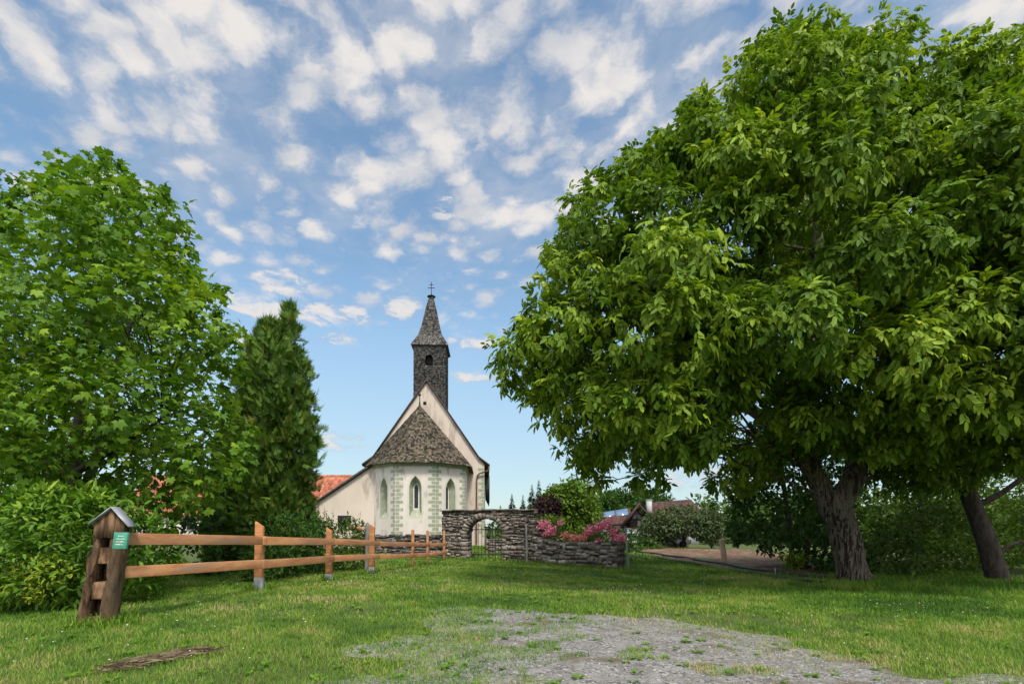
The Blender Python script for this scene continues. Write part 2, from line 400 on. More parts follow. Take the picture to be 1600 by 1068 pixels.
# ------------------------------------------------------------------ ground
GRAVEL_PX = [(600, 1003), (640, 968), (680, 957), (720, 947), (800, 949), (860, 955), (940, 960), (1000, 968), (1080, 972), (1140, 980), (1190, 992), (1250, 1005),
             (1330, 1025), (1420, 1040), (1500, 1052), (1590, 1066), (1760, 1110), (1800, 1250), (600, 1250), (480, 1112), (340, 1110), (150, 1084), (-80, 1082), (-150, 1120), (200, 1160), (400, 1120), (470, 1092), (520, 1062), (580, 1036)]
GRAVEL = [tuple(on_ground(*p)) for p in GRAVEL_PX]
FIELD_PX = [(992, 864), (1050, 874), (1100, 882), (1150, 890), (1200, 899), (1250, 906), (1290, 910), (1330, 905), (1290, 890), (1250, 874), (1220, 865), (1190, 860), (1150, 857.5), (1050, 857), (1005, 858)]
FIELD = [tuple(on_ground(*p)) for p in FIELD_PX]
def gravel_sd(x, y):
    q = np.stack([x, y], 1); d = edge_dist(q, GRAVEL); d = np.where(in_poly(q, GRAVEL), d, -d)
    return d + (fbm(x * 1.1, y * 1.1, 5) - .5) * 1.5
def grow(step, near, far, f):
    a = list(np.arange(0, near, step)); s_ = step
    while a[-1] < far: s_ *= f; a.append(a[-1] + s_)
    return np.array(a)
px_ = grow(.22, 16, 500, 1.22); xs = np.concatenate([-px_[:0:-1], px_]); ys = np.concatenate([-grow(1, 3, 200, 1.5)[:0:-1] , grow(.2, 40, 900, 1.2)])
XX, YY = np.meshgrid(xs, ys); ZZ = gz(XX, YY)
nx, ny = len(xs), len(ys); ii = np.arange(nx * ny).reshape(ny, nx)
quads = np.stack([ii[:-1, :-1], ii[:-1, 1:], ii[1:, 1:], ii[1:, :-1]], -1).reshape(-1, 4)
GV = np.stack([XX, YY, ZZ], -1).reshape(-1, 3)
m_lawn = mat('lawn_soil', (.045, .075, .016), (.075, .105, .025), 1.6, .95, .6, 40, c3=(.10, .10, .035), spots=((.10, .075, .045), .9, .66))
lw = MB(); lw.add(GV, quads); tag(lw.build('lawn', m_lawn), kind='structure')

def sheet(name, poly, step, lift, mt, wob, bump_fn=None, sd=None):
    pa = np.array(poly); x = np.arange(pa[:, 0].min() - .5, pa[:, 0].max() + .5, step); y = np.arange(max(pa[:, 1].min() - .5, .5), pa[:, 1].max() + .5, step)
    X, Y = np.meshgrid(x, y); f = (sd(X.ravel(), Y.ravel()) if sd else np.where(in_poly(np.stack([X.ravel(), Y.ravel()], 1), poly), 1, -1) * edge_dist(np.stack([X.ravel(), Y.ravel()], 1), poly))
    Z = gz(X, Y).ravel() + lift * np.clip(f * 8, -1, 1)
    if bump_fn is not None: Z += bump_fn(X.ravel(), Y.ravel()) * np.clip(f * 2, 0, 1)
    k = np.arange(X.size).reshape(X.shape); q = np.stack([k[:-1, :-1], k[:-1, 1:], k[1:, 1:], k[1:, :-1]], -1).reshape(-1, 4)
    q = q[(f[q] > -step * 1.2).any(1)]
    used = np.unique(q); re = np.zeros(X.size, int); re[used] = np.arange(len(used))
    mb = MB(); mb.add(np.stack([X.ravel(), Y.ravel(), Z], 1)[used], re[q], np.clip(f[used], 0, 1)); return tag(mb.build(name, mt, smooth=True), kind='structure')

# gravel: many-coloured small stones with fine dust and moss between them
m_gr = bpy.data.materials.new('gravel'); m_gr.use_nodes = True; m_gr.node_tree.nodes.clear(); t = NT(m_gr.node_tree)
co = t.n('ShaderNodeTexCoord').outputs['Object']
vo = t.n('ShaderNodeTexVoronoi', {'Vector': co, 'Scale': 42.0, 'Randomness': 1.0})
vo2 = t.n('ShaderNodeTexVoronoi', {'Vector': co, 'Scale': 17.0})
bw = t.n('ShaderNodeSeparateColor', {0: vo.outputs['Color']}).outputs[0]
gcol = t.ramp(bw, [(0, (.07, .068, .065)), (.4, (.15, .145, .138)), (.75, (.235, .228, .218)), (1, (.40, .39, .37))])
dust = t.ramp(t.noise(co, 3.0, 6, .6), [(.3, (.13, .122, .110)), (.6, (.245, .242, .236))])
c_ = t.mix(t.ss(t.noise(co, 7, 4), .40, .62), gcol, dust)
c_ = t.mix(t.ss(t.noise(co, 1.1, 6, .65), .52, .66), c_, (.125, .105, .075))
c_ = t.mix(t.ss(t.noise(co, 1.7, 7, .7), .56, .68), c_, (.075, .085, .03))
bs = t.n('ShaderNodeBsdfPrincipled', {'Base Color': c_, 'Roughness': .9, 'Specular IOR Level': .2})
hh = t.m('ADD', t.m('MULTIPLY', vo.outputs['Distance'], -1.0), t.m('MULTIPLY', t.noise(co, 60, 4), .5))
t.nt.links.new(t.n('ShaderNodeBump', {'Height': hh, 'Strength': .8, 'Distance': .012}).outputs[0], bs.inputs['Normal'])
t.n('ShaderNodeOutputMaterial', {0: bs.outputs[0]})
sheet('gravel_drive', GRAVEL, .09, .012, m_gr, .3, sd=gravel_sd, bump_fn=lambda x, y: (fbm(x * 2, y * 2, 31) - .5) * .012)
m_so = mat('field_soil', (.10, .058, .038), (.175, .108, .072), 3.0, .95, .9, 18, c3=(.22, .14, .095), bdist=.05)
sheet('ploughed_field', FIELD, .16, .02, m_so, .3, bump_fn=lambda x, y: (fbm(x * 2.2, y * 2.2, 41) - .5) * .16 + .03 * np.sin(y * 3 - x * 2.1))

# small loose stones on the drive
ST = MB(); n = 16000
d = 3.2 + 6.5 * rs.rand(n) ** 1.1; x = rs.uniform(-.75, 1.15, n) * d; f = gravel_sd(x, d); k = f > rs.uniform(-.1, .5, n); x, d = x[k], d[k]; n = len(x)
ov = np.array([(1, 0, 0), (0, 1, 0), (-1, 0, 0), (0, -1, 0), (.2, .1, .6), (0, 0, -.4)], float); of = np.array([(0, 1, 4), (1, 2, 4), (2, 3, 4), (3, 0, 4)])
sz = .005 + .014 * rs.rand(n) ** 3 + .016 * (rs.rand(n) < .012); a = rs.uniform(0, 6.28, n)
scatter(ST, ov, of, np.stack([x, d, gz(x, d) + .014], 1), np.stack([np.cos(a), np.sin(a), rs.uniform(-.3, .3, n)], 1), np.stack([rs.uniform(-.3, .3, n), rs.uniform(-.3, .3, n), np.ones(n)], 1), sz, rs.rand(n), sz * rs.uniform(.55, 1, n))
m_pb = leafmat('pebble', [(0, (.08, .078, .075)), (.5, (.20, .195, .185)), (1, (.36, .35, .335))], 0.0, .8, .2)
tag(ST.build('loose_stones', m_pb), 'small grey stones lying loose on the gravel drive', 'gravel', kind='stuff')

# ------------------------------------------------------------------ grass
m_gs = leafmat('grass_blade', [(0, (.05, .13, .012)), (.35, (.115, .24, .018)), (.6, (.18, .305, .030)), (.84, (.28, .33, .070)), (1, (.40, .35, .17))], .3, .55, .25)
GB = MB()
BT = np.array([(0, -.5, 0), (0, .5, 0), (.5, .42, -.06), (.5, -.42, -.06), (1, 0, -.24)]); 
def blades(x, y, hgt, wid, tint, zoff=0.0):
    n = len(x); z = gz(x, y)
    a = rs.uniform(0, 2 * math.pi, n); lean = rs.uniform(.1, .85, n)
    A = np.stack([np.cos(a) * lean, np.sin(a) * lean, np.ones(n)], 1); N_ = np.stack([-np.cos(a), -np.sin(a), lean], 1) + rs.normal(size=(n, 3)) * .3
    T = np.array([(0, -.5, 0), (0, .5, 0), (.55, .4, -.05), (.55, -.4, -.05), (1, 0, -.22)])
    scatter(GB, T[:, :], np.array([(0, 1, 2), (0, 2, 3), (3, 2, 4)]), np.stack([x, y, z - .004 + zoff], 1), A, N_, hgt, tint, wid)
CL = []
for (d0, d1, dens_, hm, wm) in ((2.6, 4.6, 3300, .050, .0040), (4.6, 7, 2700, .055, .0050), (7, 10.5, 1500, .058, .0068), (10.5, 16, 760, .062, .010), (16, 26, 300, .07, .017), (26, 42, 95, .10, .035)):
    d_ = d0; 
    area = (d1 ** 2 - d0 ** 2) * 1.22 + 5.6 * (d1 - d0); n = int(area * dens_)
    y = np.sqrt(rs.uniform(d0 ** 2, d1 ** 2, n)); x = rs.uniform(-1, 1, n) * (1.22 * y + 2.8)
    if d0 > 15: k = (x > -11) & (x < 16); x, y = x[k], y[k]
    k = ~in_poly(np.stack([x, y], 1), FIELD) ; x, y = x[k], y[k]
    f = gravel_sd(x, y); patch = fbm(x * 1.5, y * 1.9, 77, 4)
    side = np.clip((.55 - .24 * (y - 4.4) - x) / 1.4 + .5, 0, 1)                          # the left half of the drive is overgrown
    keep = (f < .03) | (patch > .65 - .29 * side) | (rs.rand(len(x)) < np.exp(-np.maximum(f, 0) * 2.2) * .6)
    bare = fbm(x * .9 + 4, y * .9, 91, 4) > .66
    keep &= ~(bare & (rs.rand(len(x)) < .6)); x, y, f, patch = x[keep], y[keep], f[keep], patch[keep]
    big_ = fbm(x * .28 + 3, y * .35, 13, 3); mid_ = fbm(x * 1.2, y * 1.2, 17, 3)
    tint = .36 + 1.0 * (fbm(x * 4.2, y * 3.4, 23, 3) - .5) + 1.1 * (big_ - .5) + .8 * (mid_ - .5) + rs.normal(size=len(x)) * .13
    tint += np.where(f > -.6, .14, 0) * np.clip(1 + f / .6, 0, 1) + (rs.rand(len(x)) < .07) * .3
    tint += np.clip((6.5 - y) / 3, 0, 1) * np.clip(-(x - 0) / 4, 0, 1) * .10
    tint -= np.clip((x - 4) / 5, 0, 1) * .03
    hg = hm * rs.uniform(.5, 1.35, len(x)) * (.7 + .7 * mid_) * np.where(f > 0, .85, 1)
    hg *= 1 + 1.0 * np.clip((x - 4.5) / 4, 0, 1) * np.clip((y - 5.5) / 4, 0, 1) * (.4 + mid_)   # unmown by the trees
    blades(x, y, hg, wm * rs.uniform(.7, 1.4, len(x)), np.clip(tint, 0, 1), np.where(f > 0, .014, 0))
# longer tufts where the mower does not reach: round posts, wall feet and trunks
for (qx, qy, rr, n) in [(*P3(a_, b_, d_)[:2], r_, n_) for a_, b_, d_, r_, n_ in ((148, 972, 6.5, .24, 260), (180, 972, 6.5, .2, 160), (405, 916, 9.4, .16, 120), (514, 907, 12.4, .18, 90), (580, 894, 15.5, .25, 120), (645, 886, 18.3, .35, 160), (668, 885, 20.2, .3, 90), (1333, 908, 13.9, .75, 900), (1562, 918, 15, .5, 420), (983, 893, 19.3, .25, 80))] + \
        [(-3.2 + 4.3 * k / 24, 24.2 - 1.4 * k / 24, .22, 46) for k in range(25)] + [(1.1 + 3.1 * k / 20, 22.8 - 3.2 * k / 20, .22, 50) for k in range(21)] + [(8.5 + 13 * k / 44, 15.4 + .8 * math.sin(k), .55, 130) for k in range(45)]:
    a = rs.uniform(0, 6.28, n); r_ = rr * (1 + .35 * rs.normal(size=n)); x = qx + np.cos(a) * r_; y = qy + np.sin(a) * r_
    blades(x, y, rs.uniform(.07, .22, n), rs.uniform(.006, .013, n) * (1 + qy / 16), np.clip(rs.normal(.38, .2, n), 0, 1))
# broad-leaved plants growing flat through the gravel and the lawn
for _ in range(420):
    y0 = rnd.uniform(3.8, 12); x0 = rnd.uniform(-1, 1) * y0; n = rnd.randint(5, 11)
    if in_poly(np.array([(x0, y0)]), FIELD)[0]: continue
    a = rs.uniform(0, 6.28, n); T, TF = leaf_shape(1, .5, .1, .05); rr = rnd.uniform(.03, .075)
    P_ = np.stack([x0 + np.cos(a) * .01, y0 + np.sin(a) * .01, np.full(n, G(x0, y0) + .02)], 1)
    q = MB(); scatter(GB, T, TF, P_, np.stack([np.cos(a), np.sin(a), rs.uniform(.1, .7, n)], 1), np.tile((0, 0, 1.), (n, 1)), rr, np.clip(rs.normal(.3, .1, n), 0, 1))
tag(GB.build('grass', m_gs), 'short green grass growing over the lawn and into the gravel', 'grass', kind='stuff')
# clover heads and daisies
CF = MB(); n = 900; y = np.sqrt(rs.uniform(4.6 ** 2, 17 ** 2, n)); x = rs.uniform(-1, 1, n) * y
k = (gravel_sd(x, y) < -.2) & (fbm(x * .8, y * .8, 57, 3) > .5) & ~in_poly(np.stack([x, y], 1), FIELD); x, y = x[k], y[k]; n = len(x)
sz = rs.uniform(.006, .012, n) * (1 + y / 25)
scatter(CF, np.concatenate([ov, ]), np.array([(0, 1, 4), (1, 2, 4), (2, 3, 4), (3, 0, 4), (1, 0, 5), (2, 1, 5), (3, 2, 5), (0, 3, 5)]), np.stack([x, y, gz(x, y) + rs.uniform(.05, .09, n)], 1), rs.normal(size=(n, 3)) * (1, 1, .2), np.tile((0, 0, 1.), (n, 1)), sz, rs.rand(n))
m_cf = leafmat('clover_white', [(0, (.55, .53, .42)), (1, (.8, .8, .74))], .1)
tag(CF.build('clover_heads', m_cf), 'tiny white clover heads dotted across the lawn', 'clover', kind='stuff')
# heap of dry cut stalks
SP = MB(); n = 360; c0 = on_ground(245, 1036); a_ = on_ground(165, 1047); b_ = on_ground(325, 1019)
tt = rs.rand(n) ** .8
ctr = a_ + (b_ - a_) * tt[:, None]; wv = .24 * np.sin(tt * math.pi) ** .7 + .05
ctr = ctr + np.stack([rs.normal(size=n) * .04, rs.uniform(-1, 1, n) * wv], 1)
dirv_ = norm(np.array(b_ - a_) + np.array((0.0, .1))) ; ang = rs.normal(size=n) * .75
A = np.stack([dirv_[0] * np.cos(ang) - dirv_[1] * np.sin(ang), dirv_[0] * np.sin(ang) + dirv_[1] * np.cos(ang), rs.normal(size=n) * .12], 1)
L_ = rs.uniform(.05, .24, n)
scatter(SP, np.array([(-.5, -.5, 0), (-.5, .5, 0), (.5, .5, -.03), (.5, -.5, -.03), (0, 0, .06)]), np.array([(0, 1, 4), (1, 2, 4), (2, 3, 4), (3, 0, 4)]), np.stack([ctr[:, 0], ctr[:, 1], gz(ctr[:, 0], ctr[:, 1]) +   .02 + .035 * rs.rand(n)], 1), A, np.stack([rs.normal(size=n) * .4, rs.normal(size=n) * .4, np.ones(n)], 1), L_, rs.rand(n), rs.uniform(.003, .008, n))
m_st = leafmat('dry_stalk', [(0, (.05, .035, .022)), (.5, (.12, .09, .055)), (1, (.30, .25, .16))], .1, .8, .1)
tag(SP.build('straw_heap', m_st, org=(c0[0], c0[1], G(*c0))), 'flat heap of dry brown cut stalks lying on the grass', 'straw')
# ------------------------------------------------------------------ church
m_pla = mat('plaster_pale', (.60, .545, .485), (.68, .625, .56), 1.2, .92, .12, 14, c3=(.60, .545, .49), spots=((.42, .375, .33), .9, .555), stretch=(1, 1, .4))
m_pla2 = mat('plaster_warm', (.56, .48, .405), (.63, .55, .47), .9, .92, .12, 14, c3=(.53, .45, .38), spots=((.42, .355, .295), .7, .57), stretch=(1, 1, .4))
m_grn = mat('painted_green', (.265, .295, .21), (.35, .375, .275), 3, .9, .1, 20, spots=((.52, .54, .46), 4, .60))
m_grnl = mat('painted_green_light', (.53, .53, .45), (.61, .60, .53), 3, .9, .1, 20)
m_shg = mat('weathered_shingle', (.080, .064, .048), (.175, .142, .108), 6, .9, .5, 30, stretch=(1, 1, .4), tint=.75, c3=(.105, .10, .062), spots=((.28, .265, .23), 5.5, .63))
m_shd = mat('tower_shingle', (.085, .078, .074), (.165, .152, .142), 6, .85, .4, 30, tint=.65, spots=((.25, .24, .23), 5, .66))
m_dark = mat('dark_void', (.008, .008, .009), (.014, .014, .015), 3, .9, 0)
m_wood_d = mat('dark_wood', (.045, .033, .026), (.085, .062, .05), 3, .85, .4, 20, stretch=(1, 1, 6))
m_iron = mat('black_iron', (.018, .017, .017), (.035, .032, .030), 8, .55, .2, 40, metal=.3)
m_cop = mat('brown_pipe', (.11, .06, .045), (.16, .09, .065), 4, .5, .1, 30)
m_glass = mat('leaded_glass', (.02, .024, .028), (.06, .068, .075), 14, .2, .5, 22, spec=.6)
m_white = mat('white_frame', (.68, .68, .65), (.76, .76, .73), 4, .7, .05, 20)
m_tile = mat('red_tile', (.28, .09, .05), (.40, .145, .085), 2.2, .85, .3, 12, tint=.35, c3=(.33, .12, .075))

CA = .05; CO = np.array((-6.32, 33.5)); cr = np.array((math.cos(CA), math.sin(CA))); ca = np.array((-math.sin(CA), math.cos(CA)))
def L(u, v, z):
    q = CO + u * cr + v * ca; return np.array((q[0], q[1], z))
church = thing('church', 'white and green village church with a dark shingled tower and spire, behind the stone gateway', 'church', (CO[0], CO[1], G(*CO)))
ZG = -.6
# choir plan: five sides of an octagon
PU = [(-3.15, 7.4), (-3.15, 1.86), (-1.31, 0), (1.31, 0), (3.15, 1.86), (3.15, 7.4)]
ZE = 5.62
def arch_pts(w_, z0, z1, n=7):
    """pointed arch outline: (s, z) running round from lower left"""
    rise = w_ * 1.02; sp = z1 - rise; r = (rise ** 2 + w_ ** 2 / 4) / w_; out = [(-w_ / 2, z0)]
    cx_ = -w_ / 2 + r; amax = math.atan2(rise, r - w_ / 2) if r > w_ / 2 else math.pi / 2
    amax = math.acos(max(-1, min(1, (r - w_ / 2) / r)))
    left = [(cx_ - r * math.cos(amax * i / n), sp + r * math.sin(amax * i / n)) for i in range(n + 1)]
    out += left; out += [(-s, z) for s, z in left[-2::-1]]; out.append((w_ / 2, z0)); return out
wall = MB()
def facet(i):
    (u0, v0), (u1, v1) = PU[i], PU[i + 1]; ln = math.hypot(u1 - u0, v1 - v0); tu, tv = (u1 - u0) / ln, (v1 - v0) / ln
    nu, nv = tv, -tu                                             # outward normal
    mid = ((u0 + u1) / 2, (v0 + v1) / 2)
    return lambda s, z, o=0.0: L(mid[0] + tu * s + nu * o, mid[1] + tv * s + nv * o, z), ln
winspec = {1: (.86, 1.98, 4.62), 2: (.80, 2.02, 4.66), 3: (.86, 1.98, 4.62)}
wparts = []
for i in range(5):
    f, ln = facet(i); outer = [f(-ln / 2, ZG), f(ln / 2, ZG), f(ln / 2, ZE), f(-ln / 2, ZE)]
    if i in winspec:
        ww, z0, z1 = winspec[i]; h = arch_pts(ww, z0, z1); wall.holed(outer, [f(s, z) for s, z in h]); wparts.append((i, f, ww, z0, z1))
    else: wall.add(outer, np.array([(0, 1, 2, 3)]))
wall.build('choir_wall', m_pla, church)
for i, f, ww, z0, z1 in wparts:
    # painted band around the opening, splayed reveal, sloped sill, little lancet in the middle
    band = MB(); ho = arch_pts(ww + .24, z0 - .1, z1 + .16); hi_ = arch_pts(ww, z0, z1)
    band.holed([f(s, z, .006) for s, z in ho], [f(s, z, .006) for s, z in hi_]); win = band.build('window', m_grnl, church)
    rv = MB(); iw = .40; h2 = arch_pts(iw, z0 + .46, z1 - .42); D_ = -.42; mm = len(hi_)
    A0 = [f(s, z, 0) for s, z in hi_]; B0 = [f(s, z, D_) for s, z in h2]
    for k in range(mm): rv.quad(A0[k], A0[(k + 1) % mm], B0[(k + 1) % mm], B0[k])
    rv.build('reveal', m_grn, win)
    fr = MB(); h3 = arch_pts(iw - .14, z0 + .54, z1 - .50)
    fr.holed([f(s, z, D_) for s, z in h2], [f(s, z, D_ + .002) for s, z in h3]); fr.build('frame', m_white, win)
    gl = MB(); C0 = [f(s, z, D_ - .05) for s, z in h3]; gl.add(C0, [list(range(len(C0)))])
    for k in range(9):
        zz_ = z0 + .62 + k * .2
        gl.beam(f(-.13, zz_, D_ - .03), f(.13, zz_ + .12, D_ - .03), .012, .012); gl.beam(f(-.13, zz_ + .12, D_ - .03), f(.13, zz_, D_ - .03), .012, .012)
    gl.build('pane', m_glass, win)
    sl = MB(); sl.hexa([f(-ww / 2 + .02, z0 + .0, -.06), f(ww / 2 - .02, z0, -.06), f(iw / 2 + .04, z0 + .02, D_ + .01), f(-iw / 2 - .04, z0 + .02, D_ + .01),
                        f(-ww / 2 + .02, z0 + .05, -.05), f(ww / 2 - .02, z0 + .05, -.05), f(iw / 2 + .02, z0 + .44, D_ + .012), f(-iw / 2 - .02, z0 + .44, D_ + .012)]); sl.build('sill', m_grnl, win)
# painted corner stones, alternating long and short, on both sides of each corner
def quoin(fa, la, fb, lb, z0, z1, n):
    q = MB(); q2 = MB(); hh_ = (z1 - z0) / n
    for k in range(n):
        za, zb = z0 + k * hh_ + .03, z0 + (k + 1) * hh_ - .03; lg = (.50 if k % 2 else .26) + rnd.uniform(-.02, .02)
        for f_, ln_, sg in ((fa, la, 1), (fb, lb, -1)):
            if f_ is None: continue
            e = sg * ln_ / 2; a_, b_ = (e - lg, e) if sg > 0 else (e, e + lg)
            q2.quad(f_(a_ - .025, za - .025, .004), f_(b_ + .0, za - .025, .004), f_(b_ + .0, zb + .025, .004), f_(a_ - .025, zb + .025, .004))
            q.quad(f_(a_ + .02, za, .008), f_(b_ + .004, za, .008), f_(b_ + .004, zb, .008), f_(a_ + .02, zb, .008))
    o = q.build('corner_quoin', m_grn, church); q2.build('quoin_outline', m_grnl, o)
for i in (1, 2, 3): 
    fa, la = facet(i); fb, lb = facet(i + 1); quoin(fa, la, fb, lb, .55, 5.35, 19)
# cornice under the eaves
co_ = MB()
off = lambda i, o: None
def plan_off(o):
    out = []
    for k in range(len(PU)):
        ns = []
        for e in (k - 1, k):
            if 0 <= e < len(PU) - 1:
                (u0, v0), (u1, v1) = PU[e], PU[e + 1]; l_ = math.hypot(u1 - u0, v1 - v0); ns.append(((v1 - v0) / l_, -(u1 - u0) / l_))
        nu = sum(a for a, b in ns); nv = sum(b for a, b in ns)
        dn = nu * ns[0][0] + nv * ns[0][1]; out.append((PU[k][0] + nu / dn * o, PU[k][1] + nv / dn * o))
    return out
prof = [(.0, 5.30), (.03, 5.32), (.03, 5.42), (.10, 5.48), (.14, 5.58), (.14, 5.64), (-.05, 5.66)]
rows = [[L(u_, v_, z) for u_, v_ in plan_off(o)] for o, z in prof]
for a_, b_ in zip(rows[:-1], rows[1:]):
    for k in range(len(PU) - 1): co_.quad(a_[k], a_[k + 1], b_[k + 1], b_[k])
co_.build('cornice', m_grn, church)

def shingles(mb, A, B, C, D, expo, wdt, lift, jz=.25):
    A, B, C, D = [np.array(p, float) for p in (A, B, C, D)]
    nrm = np.cross(B - A, (C + D) / 2 - A); nrm /= np.linalg.norm(nrm); H = np.linalg.norm((D + C) / 2 - (A + B) / 2); nr = max(1, round(H / expo))
    for i in range(nr):
        s0 = i / nr; s1 = min((i + 1.5) / nr, 1.0); wl = np.linalg.norm((B + (C - B) * s0) - (A + (D - A) * s0)); m = max(1, round(wl / wdt))
        cut = np.linspace(0, 1, m + 1); cut[1:-1] += rs.uniform(-.28, .28, m - 1) / m
        for k in range(m):
            j0 = s0 - rs.uniform(0, jz) / nr; lf = lift * rs.uniform(.6, 1.5)
            l0, r0 = A + (D - A) * j0, B + (C - B) * j0; l1, r1 = A + (D - A) * s1, B + (C - B) * s1
            x0, x1 = cut[k], cut[k + 1]
            a = l0 + (r0 - l0) * x0; b = l0 + (r0 - l0) * x1; c = l1 + (r1 - l1) * x1; d_ = l1 + (r1 - l1) * x0
            g_ = (b - a) * .03; tl = rs.uniform(-.3, .3) * lift
            mb.add([a + g_ + nrm * (lf + tl), b - g_ + nrm * (lf - tl), c + nrm * .15 * lift, d_ + nrm * .15 * lift, a + g_ - nrm * .004, b - g_ - nrm * .004], [(0, 1, 2, 3), (4, 5, 1, 0)], rs.rand())
# choir roof: steep shingled pyramid with a slight kick at the eaves, running back into the gable
rf = MB(); base = MB()
ZR, VR = 9.78, 2.15
lev = [(.42, 5.52, 0.0), (.12, 5.98, .12), (None, ZR, 1.0)]
apex = (0.0, VR)
P0 = plan_off(.46); P1 = plan_off(.08)
for k in range(5):
    a0, b0, a1, b1 = P0[k], P0[k + 1], P1[k], P1[k + 1]
    if k in (0, 4):
        top_f, top_b = L(0, VR, ZR), L(0, 7.4, ZR)
        tp = (top_b, top_f) if k == 0 else (top_f, top_b)
        q1 = [L(*a0, 5.50), L(*b0, 5.50), L(*b1, 5.98), L(*a1, 5.98)]; q2 = [L(*a1, 5.98), L(*b1, 5.98), tp[1], tp[0]]
    else:
        q1 = [L(*a0, 5.50), L(*b0, 5.50), L(*b1, 5.98), L(*a1, 5.98)]; q2 = [L(*a1, 5.98), L(*b1, 5.98), L(0, VR, ZR), L(0, VR, ZR)]
    for q in (q1, q2): shingles(rf, *q, .135, .13, .03); base.add(q, np.array([(0, 1, 2, 3)]), .2)
    base.quad(L(*P0[k], 5.49), L(*P0[k + 1], 5.49), L(*plan_off(-.1)[k + 1], 5.64), L(*plan_off(-.1)[k], 5.64), .2)
for V_, F_ in ((base.V, base.F),):
    rf.add(np.concatenate(base.V), [list(q) for k in base.F for a in base.F[k] for q in a], .15)
croof = rf.build('choir_roof', m_shg, church)
fi = MB(); fi.tube([L(0, VR, ZR - .2), L(0, VR, ZR + .25), L(0, VR, ZR + .62)], [.09, .035, .03], 8)
th = np.linspace(0, math.pi, 7); fi.tube([L(0, VR, ZR + .72 - .10 * math.cos(q)) for q in th], [max(.012, .10 * math.sin(q)) for q in th], 10); fi.build('finial', m_iron, croof, smooth=True)
# nave: gable wall, side walls, roof slabs
VG = 6.4; HW = 4.50; ZA = 12.55; ZN = 6.2; VB = 27.0; UC = -.02
nv = MB()
gp = [(UC - HW, ZG), (UC + HW, ZG), (UC + HW, ZN + .0), (UC + HW - .35, ZN + .38), (UC, ZA), (UC - HW + .35, ZN + .38), (UC - HW, ZN)]
nv.add([L(a, VG, z) for a, z in gp], [list(range(len(gp)))]); nv.add([L(a, VB, z) for a, z in gp], [list(range(len(gp)))[::-1]])
nv.quad(L(UC + HW, VG, ZG), L(UC + HW, VB, ZG), L(UC + HW, VB, ZN), L(UC + HW, VG, ZN)); nv.quad(L(UC - HW, VB, ZG), L(UC - HW, VG, ZG), L(UC - HW, VG, ZN), L(UC - HW, VB, ZN))
nv.build('nave_wall', m_pla2, church)
nr_ = MB()
for sg in (-1, 1):
    pr = [(UC, ZA + .24), (UC + sg * (HW - .42), ZN + .62), (UC + sg * (HW + .42), ZN - .02)]; pr2 = [(UC, ZA + .06), (UC + sg * (HW - .42), ZN + .44), (UC + sg * (HW + .40), ZN - .20)]
    q = [L(a, VG - .16, z) for a, z in pr + pr2[::-1]]; nr_.poly_prism(q, np.array(L(0, VB + .2, 0) - L(0, VG - .16, 0)), .25)
nroof = nr_.build('nave_roof', m_shd, church)
vg = MB()
for sg in (-1, 1):
    pr = [(UC, ZA + .25), (UC + sg * (HW - .42), ZN + .63), (UC + sg * (HW + .43), ZN - .01)]
    for (a, za), (b, zb) in zip(pr[:-1], pr[1:]):
        vg.poly_prism([L(a, VG - .20, za), L(b, VG - .20, zb), L(b, VG - .20, zb - .15), L(a, VG - .20, za - .17)], L(0, .04, 0) - L(0, 0, 0))
vg.build('verge_board', m_wood_d, nroof)
# lower lean-to roof beside the nave on the far right, seen end on
sk = MB(); sk.hexa([L(HW + .02, VG + 7.5, ZN - 1.7), L(HW + .44, VG + 7.5, ZN - 2.5), L(HW + .44, VB, ZN - 2.5), L(HW + .02, VB, ZN - 1.7), L(HW + .02, VG + 7.5, ZN + .1), L(HW + .44, VG + 7.5, ZN - .2), L(HW + .44, VB, ZN - .2), L(HW + .02, VB, ZN + .1)], .2); sk.build('side_roof', m_shd, church)
# nave corner quoins, right
fg = lambda s, z, o=0.0: L(UC + HW + s - .5, VG - o, z)
quoin(fg, 1.0, None, 0, .5, 5.95, 20)
vt = MB(); vt.box(L(-.15, VG - .012, 10.95), (.24, .03, .22), None); vt.build('vent', m_dark, church)
# gutter pipe at the right corner of the gable
dp = MB(); r_ = .06
dp.tube([L(UC + HW + .38, VG - .22, ZN - .12), L(UC + HW + .30, VG - .25, ZN - .5), L(4.1, VG - .2, ZN - .72), L(3.93, VG - .12, ZN - .9), L(3.88, VG - .10, ZN - 1.3), L(3.88, VG - .10, 0)], r_, 8); dp.build('downpipe', m_cop, church, smooth=True)
